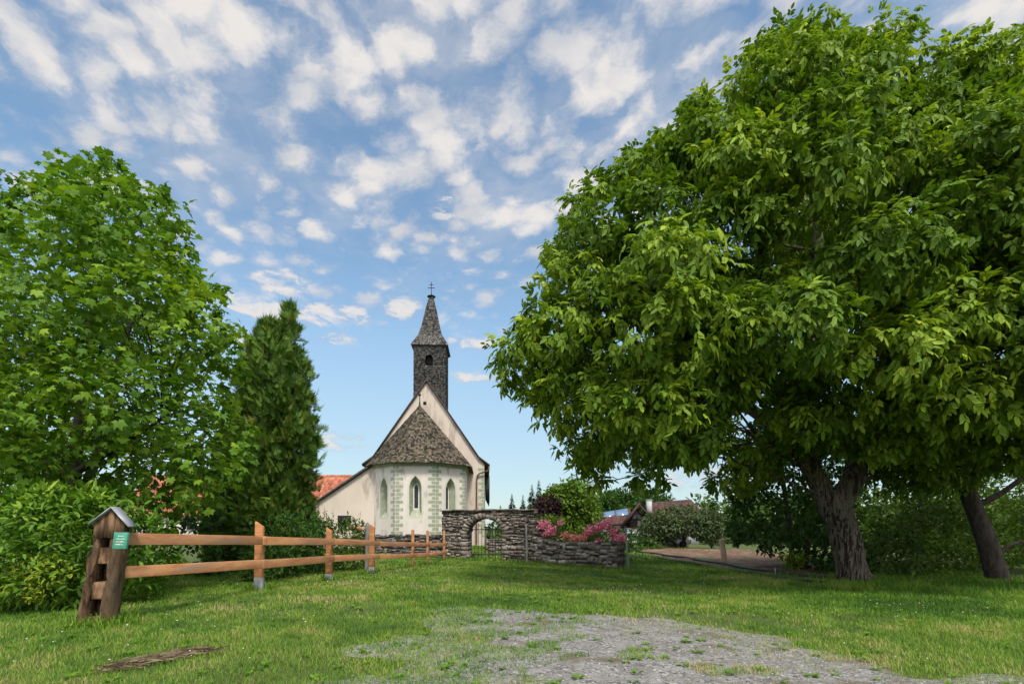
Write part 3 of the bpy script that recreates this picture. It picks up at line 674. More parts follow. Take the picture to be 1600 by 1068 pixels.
# tower rising from the ridge
UT, VT = -.28, 11.0; TW = 1.38; tv0, tv1 = VT, VT + 2 * TW
m_ = MB(); ZT0, ZT1 = 8.6, 16.35; TZ = 15.32
dT = lambda py, d: HC + (HY - py) / F * d
q = [(UT - TW, tv0), (UT + TW, tv0), (UT + TW, tv1), (UT - TW, tv1)]
ZT1 = dT(537, 44.3)
for k in range(4):
    a, b = q[k], q[(k + 1) % 4]
    if k == 0:
        m_.holed([L(*a, ZT0), L(*b, ZT0), L(*b, ZT1), L(*a, ZT1)], [L(s + UT - .05, tv0, z) for s, z in ((-.32, TZ), (.32, TZ), (.32, TZ + .75), (.22, TZ + .88), (0, TZ + .94), (-.22, TZ + .88), (-.32, TZ + .75))], .3)
        for x0, x1, z0, z1 in ((-TW, -.37, ZT0, ZT1), (.27, TW, ZT0, ZT1), (-.37, .27, ZT0, TZ), (-.37, .27, TZ + .94, ZT1)):
            shingles(m_, L(UT + x0, tv0, z0), L(UT + x1, tv0, z0), L(UT + x1, tv0, z1), L(UT + x0, tv0, z1),   .15, .12, .022)
    else:
        p4 = [L(*a, ZT0), L(*b, ZT0), L(*b, ZT1), L(*a, ZT1)]; m_.add(p4, np.array([(0, 1, 2, 3)]), .3)
        if k != 2: shingles(m_, *p4,   .15, .12, .022)
tower = m_.build('tower', m_shd, church)
tw_ = MB(); tw_.box(L(UT - .05, tv0 + .3, TZ + .47), (.8, .05, 1.1), None); tw_.build('tower_window', m_dark, tower)
sp_ = MB(); pf = [(TW + .20, ZT1 - .06), (TW + .12, ZT1 + .12), (1.02, ZT1 + .97), (.80, ZT1 + 1.77), (.62, ZT1 + 2.62), (.42, ZT1 + 3.65), (.16, ZT1 + 4.73)]
cu, cv = UT, VT + TW
for (h0, z0), (h1, z1) in zip(pf[:-1], pf[1:]):
    for k in range(4):
        cs = [(-1, -1), (1, -1), (1, 1), (-1, 1)]; a, b = cs[k], cs[(k + 1) % 4]
        p4 = [L(cu + a[0] * h0, cv + a[1] * h0, z0), L(cu + b[0] * h0, cv + b[1] * h0, z0), L(cu + b[0] * h1, cv + b[1] * h1, z1), L(cu + a[0] * h1, cv + a[1] * h1, z1)]
        sp_.add(p4, np.array([(0, 1, 2, 3)]), .25)
        if k != 2: shingles(sp_, *p4, .15, .12, .02)
h0 = pf[0][0]; sp_.box((L(cu, cv, ZT1 - .12)), (2 * h0 - .1, 2 * h0 - .1, .1), np.array([[cr[0], ca[0], 0], [cr[1], ca[1], 0], [0, 0, 1]]), .1)
spire = sp_.build('spire', m_shd, tower)
cp = MB(); zt = pf[-1][1]; cp.tube([L(cu, cv, zt - .05), L(cu, cv, zt + .02), L(cu, cv, zt + .05), L(cu, cv, zt + .16), L(cu, cv, zt + .3)], [.2, .38, .38, .12, .03], 12); 
cp.build('spire_cap', m_iron, tower)
cx_ = MB(); cx_.tube([L(cu, cv, zt + .25), L(cu, cv, zt + 1.35)], .03, 6); cx_.beam(L(cu - .30, cv, zt + .83), L(cu + .30, cv, zt + .83), .04, .05); cx_.beam(L(cu - .17, cv, zt + 1.12), L(cu + .17, cv, zt + 1.12), .04, .05); cx_.build('cross', m_iron, tower)
# sacristy on the left under one long slope
ax = MB(); va, vb = 1.75, 9.0
zr_, zl = 5.62, 2.55; ul = -7.45
ax.add([L(ul, va, ZG), L(-3.03, va, ZG), L(-3.03, va, zr_ - .08), L(ul, va, zl)], np.array([(0, 1, 2, 3)])); ax.add([L(ul, vb, ZG), L(ul, va, ZG), L(ul, va, zl), L(ul, vb, zl)], np.array([(0, 1, 2, 3)]))
annex = ax.build('annex_wall', m_pla2, church)
aw = MB(); aw.box(L(-5.05, va - .02, 1.75), (.9, .06, .7), None); aw.build('annex_window', m_dark, annex)
ar = MB(); s_ = (zr_ - zl) / (-3.18 - ul)
ar.hexa([L(ul - .5, va - .22, zl - .5 * s_ + .02), L(-3.0, va - .22, zr_ + .0), L(-3.0, vb, zr_), L(ul - .5, vb, zl - .5 * s_ + .02), L(ul - .5, va - .22, zl - .5 * s_ + .2), L(-3.0, va - .22, zr_ + .18), L(-3.0, vb, zr_ + .18), L(ul - .5, vb, zl - .5 * s_ + .2)], .2); ar.build('annex_roof', m_shd, church)

# ------------------------------------------------------------------ farmhouse behind, long red tiled roof
m_fw = mat('farm_plaster', (.55, .50, .45), (.66, .61, .56), .8, .9, .1, 10)
x0, x1, yr = -37.0, -15.5, 52.0; zr2 = dT(742, 52); ze = dT(800, 48.5); ye = 47.6
fh = thing('farmhouse', 'long farmhouse with red tiled roof behind the tall conifer', 'house', (-26, 50, G(-26, 50)))
b = MB(); b.box((-26.2, yr, (ze - 1) / 2), (21, 8, ze + 1.0)); b.add([(x1 - .4, yr - 4, ze - .1), (x1 - .4, yr + 4, ze - .1), (x1 - .4, yr, zr2 - .15)], np.array([(0, 1, 2)])); b.build('wall', m_fw, fh)
b = MB(); nr2, nc = 15, 90
for i in range(nr2):
    f0, f1 = i / nr2, (i + 1.15) / nr2
    for k in range(nc):
        xa, xb = x0 + (x1 - x0) * k / nc, x0 + (x1 - x0) * (k + 1) / nc
        ya, yb = ye + (yr - ye) * f0, ye + (yr - ye) * min(f1, 1); za, zb = ze - .3 + (zr2 - ze + .3) * f0 + .05, ze - .3 + (zr2 - ze + .3) * min(f1, 1) + .01
        xm = (xa + xb) / 2; tt_ = rs.rand()
        b.add([(xa, ya, za), (xm, ya, za + .05), (xb, ya, za), (xb, yb, zb), (xm, yb, zb + .05), (xa, yb, zb), (xa, ya, za - .06), (xb, ya, za - .06)], [(0, 1, 4, 5), (1, 2, 3, 4), (6, 7, 2, 1), (6, 1, 0)], tt_)
b.quad((x0, ye, ze - .32), (x1, ye, ze - .32), (x1, yr, zr2 - .02), (x0, yr, zr2 - .02)); b.quad((x1, 2 * yr - ye, ze - .3), (x0, 2 * yr - ye, ze - .3), (x0, yr, zr2), (x1, yr, zr2)); b.build('roof', m_tile, fh)
for wx in (-34, -30, -26, -22, -18.5):
    b = MB(); b.box((wx, yr - 4.02, 1.6), (1.1, .06, 1.3)); wdw = b.build('window', m_white, fh)
    b = MB(); b.box((wx, yr - 4.06, 1.6), (.85, .04, 1.05)); b.build('pane', m_glass, wdw)
# ------------------------------------------------------------------ dry stone walls
m_sto = bpy.data.materials.new('rubble_stone'); m_sto.use_nodes = True; m_sto.node_tree.nodes.clear(); t = NT(m_sto.node_tree)
co = t.n('ShaderNodeTexCoord').outputs['Object']; at_ = t.n('ShaderNodeAttribute', attribute_name='tint').outputs['Fac']
c_ = t.ramp(at_, [(0, (.085, .072, .063)), (.3, (.215, .185, .162)), (.55, (.30, .262, .23)), (.8, (.39, .352, .312)), (1, (.54, .50, .45))])
c_ = t.mix(t.ss(t.noise(co, 7, 6, .65), .35, .7), c_, t.mix(1.0, c_, (.62, .60, .58), 'MULTIPLY'))
c_ = t.mix(t.ss(t.noise(co, 3.2, 6, .7), .60, .70), c_, (.36, .355, .32))
c_ = t.mix(t.ss(t.noise(co, 1.7, 6, .7), .58, .70), c_, (.06, .075, .025))
bs = t.n('ShaderNodeBsdfPrincipled', {'Base Color': c_, 'Roughness': .92, 'Specular IOR Level': .2})
t.nt.links.new(t.n('ShaderNodeBump', {'Height': t.noise(t.n('ShaderNodeMapping', {'Vector': co, 'Scale': (1, 1, 2.5)}).outputs[0], 14, 6, .65), 'Strength': .8, 'Distance': .04}).outputs[0], bs.inputs['Normal'])
t.n('ShaderNodeOutputMaterial', {0: bs.outputs[0]})
def stone_wall(mb, p0, p1, thick, top, bot, hole=None, hmin=.06, hmax=.17, lmin=.15, lmax=.55, prot=.035, dark=0.0):
    p0 = np.array(p0, float); p1 = np.array(p1, float); ln = np.linalg.norm(p1 - p0); tx = (p1 - p0) / ln; nx_ = np.array((tx[1], -tx[0]))
    zb = min(bot(0), bot(ln)) - .25; zt = max(top(s) for s in np.linspace(0, ln, 30)); z = zb
    pt = lambda s, o, z: np.array((p0[0] + tx[0] * s + nx_[0] * o, p0[1] + tx[1] * s + nx_[1] * o, z))
    while z < zt:
        h = rnd.uniform(hmin, hmax); s = -rnd.uniform(0, .2); ph = rnd.uniform(0, 6)
        while s < ln:
            l = rnd.uniform(lmin, lmax) * (1.5 if rnd.random() < .1 else 1); s0, s1 = max(s, 0), min(s + l, ln); s += l
            if s1 - s0 < .05: continue
            sc_ = (s0 + s1) / 2; wv = .05 * math.sin(sc_ * 1.7 + ph) + .03 * math.sin(sc_ * 5.1 + ph * 2)
            z0, z1 = z + wv + rnd.uniform(-.03, .03), z + h + wv + rnd.uniform(-.03, .03)
            tp = top(sc_)
            if z0 > tp - .03: continue
            z1 = min(z1, tp + rnd.uniform(-.02, .03))
            if z1 - z0 < .02 or (hole and hole(sc_, (z0 + z1) / 2)): continue
            g = .006; a, b = thick / 2 + rnd.uniform(-.01, prot * .7), thick / 2 + rnd.uniform(-.01, prot * .7); e = lambda: rnd.uniform(-.02, .02); fi_ = rnd.uniform(.012, .03)
            tt_ = min(1, max(0, rnd.gauss(.42, .24) - dark))
            # front and back face pulled in at the rim so that joints read as shadow
            fr = [pt(s0 + g + fi_ + e(), a + e(), z0 + g + fi_ * .6), pt(s1 - g - fi_ + e(), a + e(), z0 + g + fi_ * .6 + e()), pt(s1 - g - fi_ + e(), a + e(), z1 - g - fi_ * .6 + e()), pt(s0 + g + fi_ + e(), a + e(), z1 - g - fi_ * .6)]
            rim = [pt(s0 + g, a - .045, z0 + g), pt(s1 - g, a - .045, z0 + g), pt(s1 - g, a - .045, z1 - g), pt(s0 + g, a - .045, z1 - g)]
            bk = [pt(s0 + g, -b, z0 + g), pt(s1 - g, -b, z0 + g), pt(s1 - g, -b, z1 - g), pt(s0 + g, -b, z1 - g)]
            V = fr + rim + bk; f = [(0, 1, 2, 3)]
            for k in range(4): f += [(4 + k, 4 + (k + 1) % 4, (k + 1) % 4, k), (8 + k, 8 + (k + 1) % 4, 4 + (k + 1) % 4, 4 + k)]
            f += [(11, 10, 9, 8)]
            mb.add(V, f, tt_)
            cz0, cz1 = z0 - .02, min(z1 + .02, tp)
            mb.hexa([pt(s0 - .01, thick / 2 - .03, cz0), pt(s1 + .01, thick / 2 - .03, cz0), pt(s1 + .01, -thick / 2 + .03, cz0), pt(s0 - .01, -thick / 2 + .03, cz0), pt(s0 - .01, thick / 2 - .03, cz1), pt(s1 + .01, thick / 2 - .03, cz1), pt(s1 + .01, -thick / 2 + .03, cz1), pt(s0 - .01, -thick / 2 + .03, cz1)], .16)
        z += h
    return pt, ln
GA = np.array((-3.24, 24.6)); GB_ = np.array((1.10, 23.2))
gln = np.linalg.norm(GB_ - GA)
zb0, zb1 = G(*GA), G(*GB_)
def s_at(px):                                       # place along the gateway wall met by a line of sight
    k = (px - CX) / F; d_ = GB_ - GA; tt_ = (k * GA[1] - GA[0]) / (d_[0] - k * d_[1]); return tt_ * gln
sa, sb = s_at(731.5), s_at(789); sc0 = (sa + sb) / 2; hw = (sb - sa) / 2
ztop = HC + 25 / F * 24; zcrown = HC + 13 / F * 24; zspr = zcrown - hw * .82
def hole(s, z):
    if abs(s - sc0) > hw: return False
    return z < zspr + .82 * hw * math.sqrt(max(0, 1 - ((s - sc0) / hw) ** 2))
gw = MB()
bot = lambda s: zb0 + (zb1 - zb0) * s / gln
pt, _ = stone_wall(gw, GA, GB_, .62, lambda s: ztop - .05 + .02 * math.sin(s * 2.3), bot, hole, .05, .15, .07, .30, .05)
# voussoirs and jamb stones
nvs = 17
for k in range(nvs):
    a0, a1 = math.pi * k / nvs, math.pi * (k + 1) / nvs; am = (a0 + a1) / 2; r0, r1 = hw - .03, hw + rnd.uniform(.17, .27); o_ = .31 + rnd.uniform(.01, .05)
    q = []
    for o2 in (o_, -o_):
        for r_, a_ in ((r0, a0 + .015), (r0, a1 - .015), (r1, a1 - .02), (r1, a0 + .02)): q.append(pt(sc0 + r_ * math.cos(a_), o2, zspr + r_ * .82 * math.sin(a_) + (r_ - r0) * .10 * math.sin(a_)))
    gw.hexa(q, min(1, max(.1, rnd.gauss(.42, .2))))
for sg in (-1, 1):
    z = bot(sc0) - .2
    while z < zspr:
        h = rnd.uniform(.10, .26); l = rnd.uniform(.14, .34); c = pt(sc0 + sg * (hw + l / 2 - .03), 0, z + h / 2); tx = (GB_ - GA) / gln
        gw.box(c, (l, .66 + rnd.uniform(0, .06), h - .012), np.array([[tx[0], -tx[1], 0], [tx[1], tx[0], 0], [0, 0, 1]]), min(1, max(.1, rnd.gauss(.45, .2))), .012); z += h
o = tag(gw.build('gateway_wall', m_sto, org=pt(sc0, 0, bot(sc0))), 'tall rubble stone wall with an arched gateway before the church', 'wall')
gw_top = [pt(.01, .22, 0), pt(gln - .01, .22, 0), pt(gln - .01, -.22, 0), pt(.01, -.22, 0)]
cpb = MB(); cpb.hexa([p + (0, 0, ztop - .15) for p in gw_top] + [p + (0, 0, ztop - .02) for p in gw_top], .2); s = .0
while s < gln - .02:
    l = rnd.uniform(.35, .7); e = min(s + l, gln); c = pt((s + e) / 2, 0, ztop + .0 + rnd.uniform(-.01, .012)); tx = (GB_ - GA) / gln
    cpb.box(c, (e - s - .01, .74 + rnd.uniform(-.03, .05), .075), np.array([[tx[0], -tx[1], 0], [tx[1], tx[0], 0], [0, 0, 1]]), rnd.uniform(.15, .5), .01); s = e
cpb.build('coping', m_sto, o)
# low wall to the right, falling away from the gateway
LA = GB_ + np.array((-.04, -.05)); LB = np.array((4.22, 19.9)); lln = np.linalg.norm(LB - LA); lz0, lz1 = G(*LA), G(*LB)
zlo = HC - 27 / F * 20.3
def ltop(s):
    return zlo + .06 * s / lln + .02 * math.sin(s * 3) + (max(0, .55 - s) * .9) + .22 * math.exp(-(s / .8) ** 2)
lwb = MB(); stone_wall(lwb, LA, LB, .55, ltop, lambda s: lz0 + (lz1 - lz0) * s / lln, None, .06, .17, .10, .45, .06, .02)
tag(lwb.build('dry_stone_wall', m_sto, org=(*LA, lz0)), 'low dark dry stone wall with pink azaleas growing over it', 'wall')
# low churchyard wall under the choir, and the one seen through the gate
CA_ = np.array((-9.0, 29.5)); CB_ = np.array((-3.3, 25.0)); cw = MB(); zc0, zc1 = G(*CA_), G(*CB_)
ctop = lambda s: HC - (835 - 822) / F * (29.5 - 4.5 * s / 7.26) + .03 * math.sin(s * 4)
stone_wall(cw, CA_, CB_, .5, ctop, lambda s: zc0 + (zc1 - zc0) * s / 7.26, None, .05, .15, .15, .6, .04, .12)
tag(cw.build('dry_stone_wall', m_sto, org=(*CA_, zc0)), 'low stone wall behind the wooden fence below the choir windows', 'wall')
iw_ = MB(); IA = np.array((-1.5, 30.5)); IB = np.array((3.0, 29.5)); zi = G(*IA)
stone_wall(iw_, IA, IB, .5, lambda s: HC - 20 / F * 30 + .02 * math.sin(s * 3), lambda s: zi, None, .07, .18, .2, .6, .04, -.12)
tag(iw_.build('dry_stone_wall', m_sto, org=(*IA, zi)), 'low reddish stone wall seen through the right leaf of the iron gate', 'wall')
# iron gate
gx = (GB_ - GA) / gln
gt = thing('iron_gate', 'black wrought iron double gate with spear bars in the stone arch', 'gate', pt(sc0, .05, bot(sc0)))
zg = bot(sc0) + .06; archz = lambda s: zspr + .82 * hw * math.sqrt(max(0, 1 - ((s - sc0) / hw) ** 2))
for (s0, s1, top_) in ((sa + .03, sc0 + .13, 'tall'), (sc0 + .19, sb - .03, 'tall')):
    b = MB(); n = 6 if s0 < sc0 else 5
    for k in range(n + 1):
        s = s0 + (s1 - s0) * k / n; zt_ = min(archz(s) - .06, zg + 1.62 + (.06 if k % 2 else -.06)); 
        b.tube([pt(s, .05, zg - .02), pt(s, .05, zt_ - .12), pt(s, .05, zt_ - .10), pt(s, .05, zt_)], [.013, .013, .022, .002], 6)
    for z in (zg + .2, zg + 1.36): b.beam(pt(s0 - .02, .05, z), pt(s1 + .02, .05, z), .016, .045)
    b.build('gate_leaf', m_iron, gt)
b = MB(); b.beam(pt(sc0 + .16, .05, zg), pt(sc0 + .16, .05, zg + 1.5), .05, .09); b.box(pt(sc0 + .12, .09, zg + 1.05), (.16, .06, .2)); b.beam(pt(sc0 - .1, .07, zg + 1.48), pt(sc0 + .2, .07, zg + 1.48), .03, .05); b.build('lock_bar', m_iron, gt)
# grey pole leaning on the wall; thin steel post past the wall's end
m_gw = mat('grey_wood', (.16, .15, .14), (.26, .245, .225), 3, .9, .4, 30, stretch=(3, 3, .4))
q0 = P3(823, 880, 22.75); q1 = P3(822, 818, 22.9); b = MB(); b.tube([q0 - (0, 0, .1), (q0 + q1) / 2 + (.01, 0, 0), q1], [.055, .05, .045], 8)
tag(b.build('wooden_pole', m_gw, org=q0), 'grey weathered pole standing against the gateway wall', 'pole')
q0 = P3(983, 893, 19.3); q1 = P3(977, 822, 19.3); b = MB(); b.tube([q0 - (0, 0, .1), q1], [.045, .035], 8); b.beam(P3(981, 866, 19.3), P3(1012, 873, 19.9), .02, .05); b.beam(P3(980, 855, 19.3), P3(1003, 862, 20.2), .02, .05)
tag(b.build('fence_post', m_gw, org=q0), 'thin grey post with broken rails past the low wall end', 'post')

# ------------------------------------------------------------------ post and rail fence
m_or = mat('new_larch', (.40, .165, .062), (.54, .25, .105), 2.6, .75, .35, 30, stretch=(.6, .6, 6), tint=.18, c3=(.34, .14, .065), spots=((.20, .09, .05), 5, .70))
m_rail = mat('rail_larch', (.44, .19, .082), (.60, .30, .145), 2.2, .78, .35, 30, stretch=(5, .45, 5), tint=.18, c3=(.34, .22, .145), spots=((.17, .085, .05), 4, .69))
m_zinc = mat('zinc_foot', (.30, .31, .33), (.44, .45, .47), 9, .55, .15, 40, metal=.5)
PD = [(405, 916, 814, 9.4, .16, 1), (514, 907, 823, 12.4, .15, 1), (581, 894, 818, 15.5, .17, 1), (645, 886, 827, 18.3, .15, 0), (668, 885, 828, 20.2, .14, 0), (694, 871, 828, 23.6, .14, 0)]
fn = thing('rail_fence', 'orange brown post and rail fence running from the carved post to the gateway', 'fence', P3(405, 915, 9.4))
posts = []
for (px, yb, yt, d_, wd, foot) in PD:
    p = P3(px, yb, d_); pz = P3(px, yt, d_); zf = p[2]; posts.append((np.array(p[:2]), zf, pz[2], d_, wd))
    b = MB(); h = wd / 2; zt_ = pz[2]; z0 = zf + (.16 if foot else -.1)
    x, y = p[0], p[1]
    if foot: b.hexa([(x - h, y - .04, z0), (x + h, y - .04, z0), (x + h, y + .04, z0), (x - h, y + .04, z0), (x - h + .02, y - .04, zt_), (x + h + .0, y - .04, zt_ - .10), (x + h, y + .04, zt_ - .10), (x - h + .02, y + .04, zt_)])
    else: b.tube([(x, y, z0), (x, y, zt_ - .05), (x + .01, y, zt_)], [h * .8, h * .75, h * .6], 8)
    po = b.build('post', m_or if foot else m_rail, fn, bevel=.006)
    if foot:
        b = MB(); b.box((x, y, zf + .05), (wd * .98, .092, .24)); b.build('post_foot', m_zinc, po, bevel=.004)
# a second, rougher post beside the corner and a short rail going off behind the shrub
p = P3(578, 892, 15.7); b = MB(); zt_ = P3(576, 818, 15.7)[2]; b.tube([(p[0] - .10, 15.75, p[2] - .1), (p[0] - .08, 15.75, zt_ - .1), (p[0] - .10, 15.75, zt_ + .04)], [.08, .075, .04], 8); b.build('post', m_gw, fn)
b = MB(); b.beam(P3(566, 826, 15.9), P3(545, 825, 18.0), .03, .13); b.build('rail', m_rail, fn)
# rail heights read at each post: upper and lower centre line
UP = [(192, 842, 6.62), (405, 843.7, 9.36), (514, 845.9, 12.36), (588, 848.4, 15.46), (645, 850, 18.25), (668, 850.5, 20.15), (694, 849.8, 23.55)]
LO = [(180, 894.5, 6.62), (405, 879.9, 9.36), (514, 872.2, 12.36), (588, 868.4, 15.46), (645, 866.8, 18.25), (668, 865.3, 20.15), (694, 862.3, 23.55)]
for ln_ in (UP, LO):
    for k, ((xa, ya, da), (xb, yb, db)) in enumerate(zip(ln_[:-1], ln_[1:])):
        A_ = P3(xa, ya, da); B_ = P3(xb, yb, db); dd = (B_ - A_) / np.linalg.norm(B_ - A_)
        of_ = np.array((.022 + .10, -.05, 0)) if k else np.array((.06, -.03, 0))
        ob = np.array((.122, -.05, 0))
        sx_ = .07 if k % 2 else .03
        b = MB(); A2 = A_ + of_ - dd * sx_; B2 = B_ + ob + dd * .05
        b.beam(A2 + (0, 0, (-1) ** k * .006), B2, .032 + .004 * (k % 2), .155 if k < 3 else .145, rnd.uniform(.2, .8)); b.build('rail', m_rail, fn, bevel=.005)

# ------------------------------------------------------------------ carved trunk post with a little tin roof
m_log = mat('old_log', (.04, .022, .013), (.22, .125, .068), 3.2, .9, 1.0, 14, stretch=(5, 5, .7), c3=(.115, .085, .05), spots=((.30, .20, .12), 4.5, .62), bdist=.03)
m_logf = mat('old_log_cut', (.075, .04, .022), (.30, .18, .10), 2.0, .9, .6, 18, stretch=(4, 4, .7), spots=((.06, .035, .022), 6, .56))
m_tin = mat('tin_roof', (.20, .22, .25), (.34, .36, .40), 4, .5, .15, 20, metal=.35)
SB = P3(161, 972, 6.6); SB[2] = G(SB[0], SB[1])
st = thing('carved_post', 'leaning carved trunk with three niches and a small tin roof', 'post', SB)
ln_x = .158; RY = R(10)                            # lean to the right; turned so its front looks left of the camera
ex = np.array((math.cos(RY), math.sin(RY), 0)); ey = np.array((-math.sin(RY), math.cos(RY), 0))
K = 6.6 / F
def SP_(a, b_, z): return SB + ex * a + ey * b_ + np.array((ln_x * z + .0, .0, z))
def log_part(mb, a0, a1, b0, b1, z0, z1, nz, jit=.012, na=3, round_=0.0):
    """a worn upright: grid box with wobble"""
    aa = np.linspace(0, 1, na + 1); zz_ = np.linspace(0, 1, nz + 1); ring = []
    per = [(x, 0) for x in aa] + [(1, x) for x in aa[1:]] + [(x, 1) for x in aa[::-1][1:]] + [(0, x) for x in aa[::-1][1:-1]]
    for z in zz_:
        r_ = []
        for k, (x, y) in enumerate(per):
            jx = (fbm(np.array([k * 1.7 + a0 * 9]), np.array([z * 6 + z0 * 9]), 5)[0] - .5) * 4 * jit; jy = (fbm(np.array([k * 2.3 + 7]), np.array([z * 6 + z0 * 7]), 8)[0] - .5) * 4 * jit
            rx = round_ * (1 - (2 * y - 1) ** 2) if x > .99 else 0
            taper = 1.0 - .12 * (z0 + (z1 - z0) * z) / 1.3
            r_.append(SP_((a0 + (a1 - a0) * x + rx) * taper + jx, (b0 + (b1 - b0) * y) * taper + jy, z0 + (z1 - z0) * z))
        ring.append(r_)
    m_n = len(per); V = np.array([p for r_ in ring for p in r_]); f = []
    for i in range(nz):
        for k in range(m_n): f.append((i * m_n + k, i * m_n + (k + 1) % m_n, (i + 1) * m_n + (k + 1) % m_n, (i + 1) * m_n + k))
    mb.add(V, f); mb.add(ring[0][::-1], [list(range(m_n))]); mb.add(ring[-1], [list(range(m_n))])
b = MB(); log_part(b, .02, .125, -.14, .10, -.1, 1.27, 30, .016, 5, .035); log_part(b, -.225, -.135, -.155, .10, -.1, .98, 24, .018); log_part(b, -.20, -.13, -.15, .10, .9, 1.27, 12, .014)
log_part(b, -.15, -.06, .08, .115, .0, 1.25, 10, .01)
b.build('trunk', m_log, st, smooth=False)
for z0, z1 in ((-.08, .09), (.32, .535), (.77, .97), (1.17, 1.30)):
    b = MB(); log_part(b, -.15, .03, -.118, .09, z0, z1, 6, .014); b.build('shelf', m_logf, st)
b = MB(); 
for k in range(3): b.poly_prism([SP_(-.19 + .115 * k, -.15, 1.09 + .015 * (k % 2)), SP_(-.19 + .115 * k + .107, -.15, 1.09), SP_(-.19 + .115 * k + .107, -.15, 1.27 + (.16 if k == 1 else .02 + (.10 if k == 0 else 0))), SP_(-.19 + .115 * k, -.15, 1.27 + (.03 if k == 0 else .16 if k == 1 else .14))], ey * .03)
b.build('gable_board', m_logf, st)
b = MB(); ap, ov_ = SP_(-.02, -.19, 1.475), .0
dn = ey * .21
for sg, wl, dz_ in ((-1, .25, -.215), (1, .195, -.245)):
    e_ = ap + ex * sg * wl + np.array((0, 0, dz_)); b.hexa([ap, e_, e_ + dn, ap + dn, ap + (0, 0, .014), e_ + (0, 0, .014), e_ + dn + (0, 0, .014), ap + dn + (0, 0, .014)])
b.build('roof', m_tin, st)
# green lettered board fixed to the post's side
m_sg = mat('green_board', (.05, .26, .17), (.08, .34, .23), 6, .5, .05, 30)
c = P3(189.5, 844, 6.33); sg_ = thing('green_sign', 'small green board with faint white lettering fixed on the carved post', 'sign', c)
ra = R(-10); bx_ = np.array((math.cos(ra), math.sin(ra), 0)); by_ = np.array((-math.sin(ra), math.cos(ra), 0)); bz_ = np.array((.12, 0, 1.0)); Rm = np.stack([bx_, by_, norm(bz_)], 1)
b = MB(); b.box(c, (.185, .03, .205), Rm); b.box(c + Rm @ (-.095, .0, 0), (.012, .034, .21), Rm); b.build('board', m_sg, sg_, bevel=.003)
for r_, (x0_, x1_) in enumerate(((-.03, .045), (-.055, .06), (-.05, .06), (-.055, .05))):
    x = x0_; b = MB(); b.box(c + Rm @ np.array(((x0_ + x1_) / 2, -.0162, .050 - .035 * r_)), (x1_ - x0_, .0016, .002), Rm)
    while x < x1_:
        w_ = rnd.uniform(.006, .012); b.box(c + Rm @ np.array((x, -.0165, .055 - .035 * r_)), (w_, .002, rnd.choice((.010, .014))), Rm); x += w_ + .005
    b.build('lettering', m_white, sg_)
# ------------------------------------------------------------------ trees and shrubs
def narrow(V, Fc): V = V.copy(); V[:, 1] *= .45; V[:, 0] *= 1.25; return V, Fc
m_bark = mat('furrowed_bark', (.022, .017, .012), (.20, .165, .125), 3.4, .95, 1.0, 9, stretch=(5, 5, .6), lo=.42, hi=.60, c3=(.14, .125, .08), spots=((.25, .225, .185), 5, .62), bdist=.06)
m_bark2 = mat('dark_bark', (.03, .024, .02), (.075, .06, .05), 4, .95, .8, 14, stretch=(3, 3, .8), bdist=.03)
W1, WF1 = compound_leaf(3, .44, .60, .35); WAL = [(W1, WF1), curl((W1, WF1), .2, .1, 4), curl((W1, WF1), .45, .0, 5), compound_leaf(2, .5, .55, .2)]; W2, WF2 = star_leaf(); MAP = [(W2, WF2), curl((W2, WF2), .25, .18, 1), curl((W2, WF2), .5, -.15, 2), curl((W2, WF2), .1, .35, 3)]; W3, WF3 = leaf_shape(1, .36, .18, .08); W4, WF4 = spray_shape(); TH = [(W4, WF4), narrow(W4, WF4), narrow(W4, WF4)]; W5, WF5 = leaf_shape(1, .6, .15, .08)
m_wal = leafmat('walnut_leaf', [(0, (.036, .090, .008)), (.4, (.108, .200, .014)), (.7, (.225, .335, .024)), (1, (.37, .47, .05))], .32, .48)
m_map = leafmat('maple_leaf', [(0, (.036, .10, .010)), (.4, (.105, .215, .016)), (.75, (.205, .33, .024)), (1, (.34, .44, .04))], .34, .48)
m_con = leafmat('conifer_spray', [(0, (.020, .055, .008)), (.45, (.068, .140, .018)), (.85, (.15, .25, .03)), (1, (.19, .20, .045))], .2, .6)
m_hed = leafmat('shrub_leaf', [(0, (.035, .10, .012)), (.45, (.09, .20, .018)), (.8, (.18, .31, .03)), (1, (.28, .40, .05))], .3, .42)
m_gol = leafmat('golden_leaf', [(0, (.09, .14, .015)), (.5, (.19, .26, .02)), (1, (.33, .38, .04))], .3, .5)
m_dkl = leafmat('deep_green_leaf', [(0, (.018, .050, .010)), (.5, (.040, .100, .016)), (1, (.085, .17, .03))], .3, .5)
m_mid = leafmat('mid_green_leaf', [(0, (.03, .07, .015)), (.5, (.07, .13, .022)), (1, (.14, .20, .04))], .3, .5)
m_olv = leafmat('grey_green_leaf', [(0, (.035, .06, .025)), (.5, (.08, .115, .045)), (1, (.15, .18, .085))], .25, .55)
m_brt = leafmat('fresh_green_leaf', [(0, (.05, .10, .015)), (.5, (.10, .18, .02)), (1, (.19, .27, .035))], .3, .5)
m_pur = leafmat('purple_leaf', [(0, (.016, .008, .012)), (.5, (.035, .014, .020)), (1, (.07, .03, .035))], .25, .5)
m_spr = leafmat('spruce_needle', [(0, (.015, .030, .018)), (.5, (.03, .055, .03)), (1, (.055, .085, .045))], .1, .7)
m_pnk = leafmat('pink_petal', [(0, (.62, .11, .24)), (.5, (.78, .24, .38)), (1, (.86, .46, .56))], .25, .55)
m_sal = leafmat('salmon_petal', [(0, (.60, .17, .13)), (.5, (.74, .30, .24)), (1, (.82, .48, .40))], .25, .55)

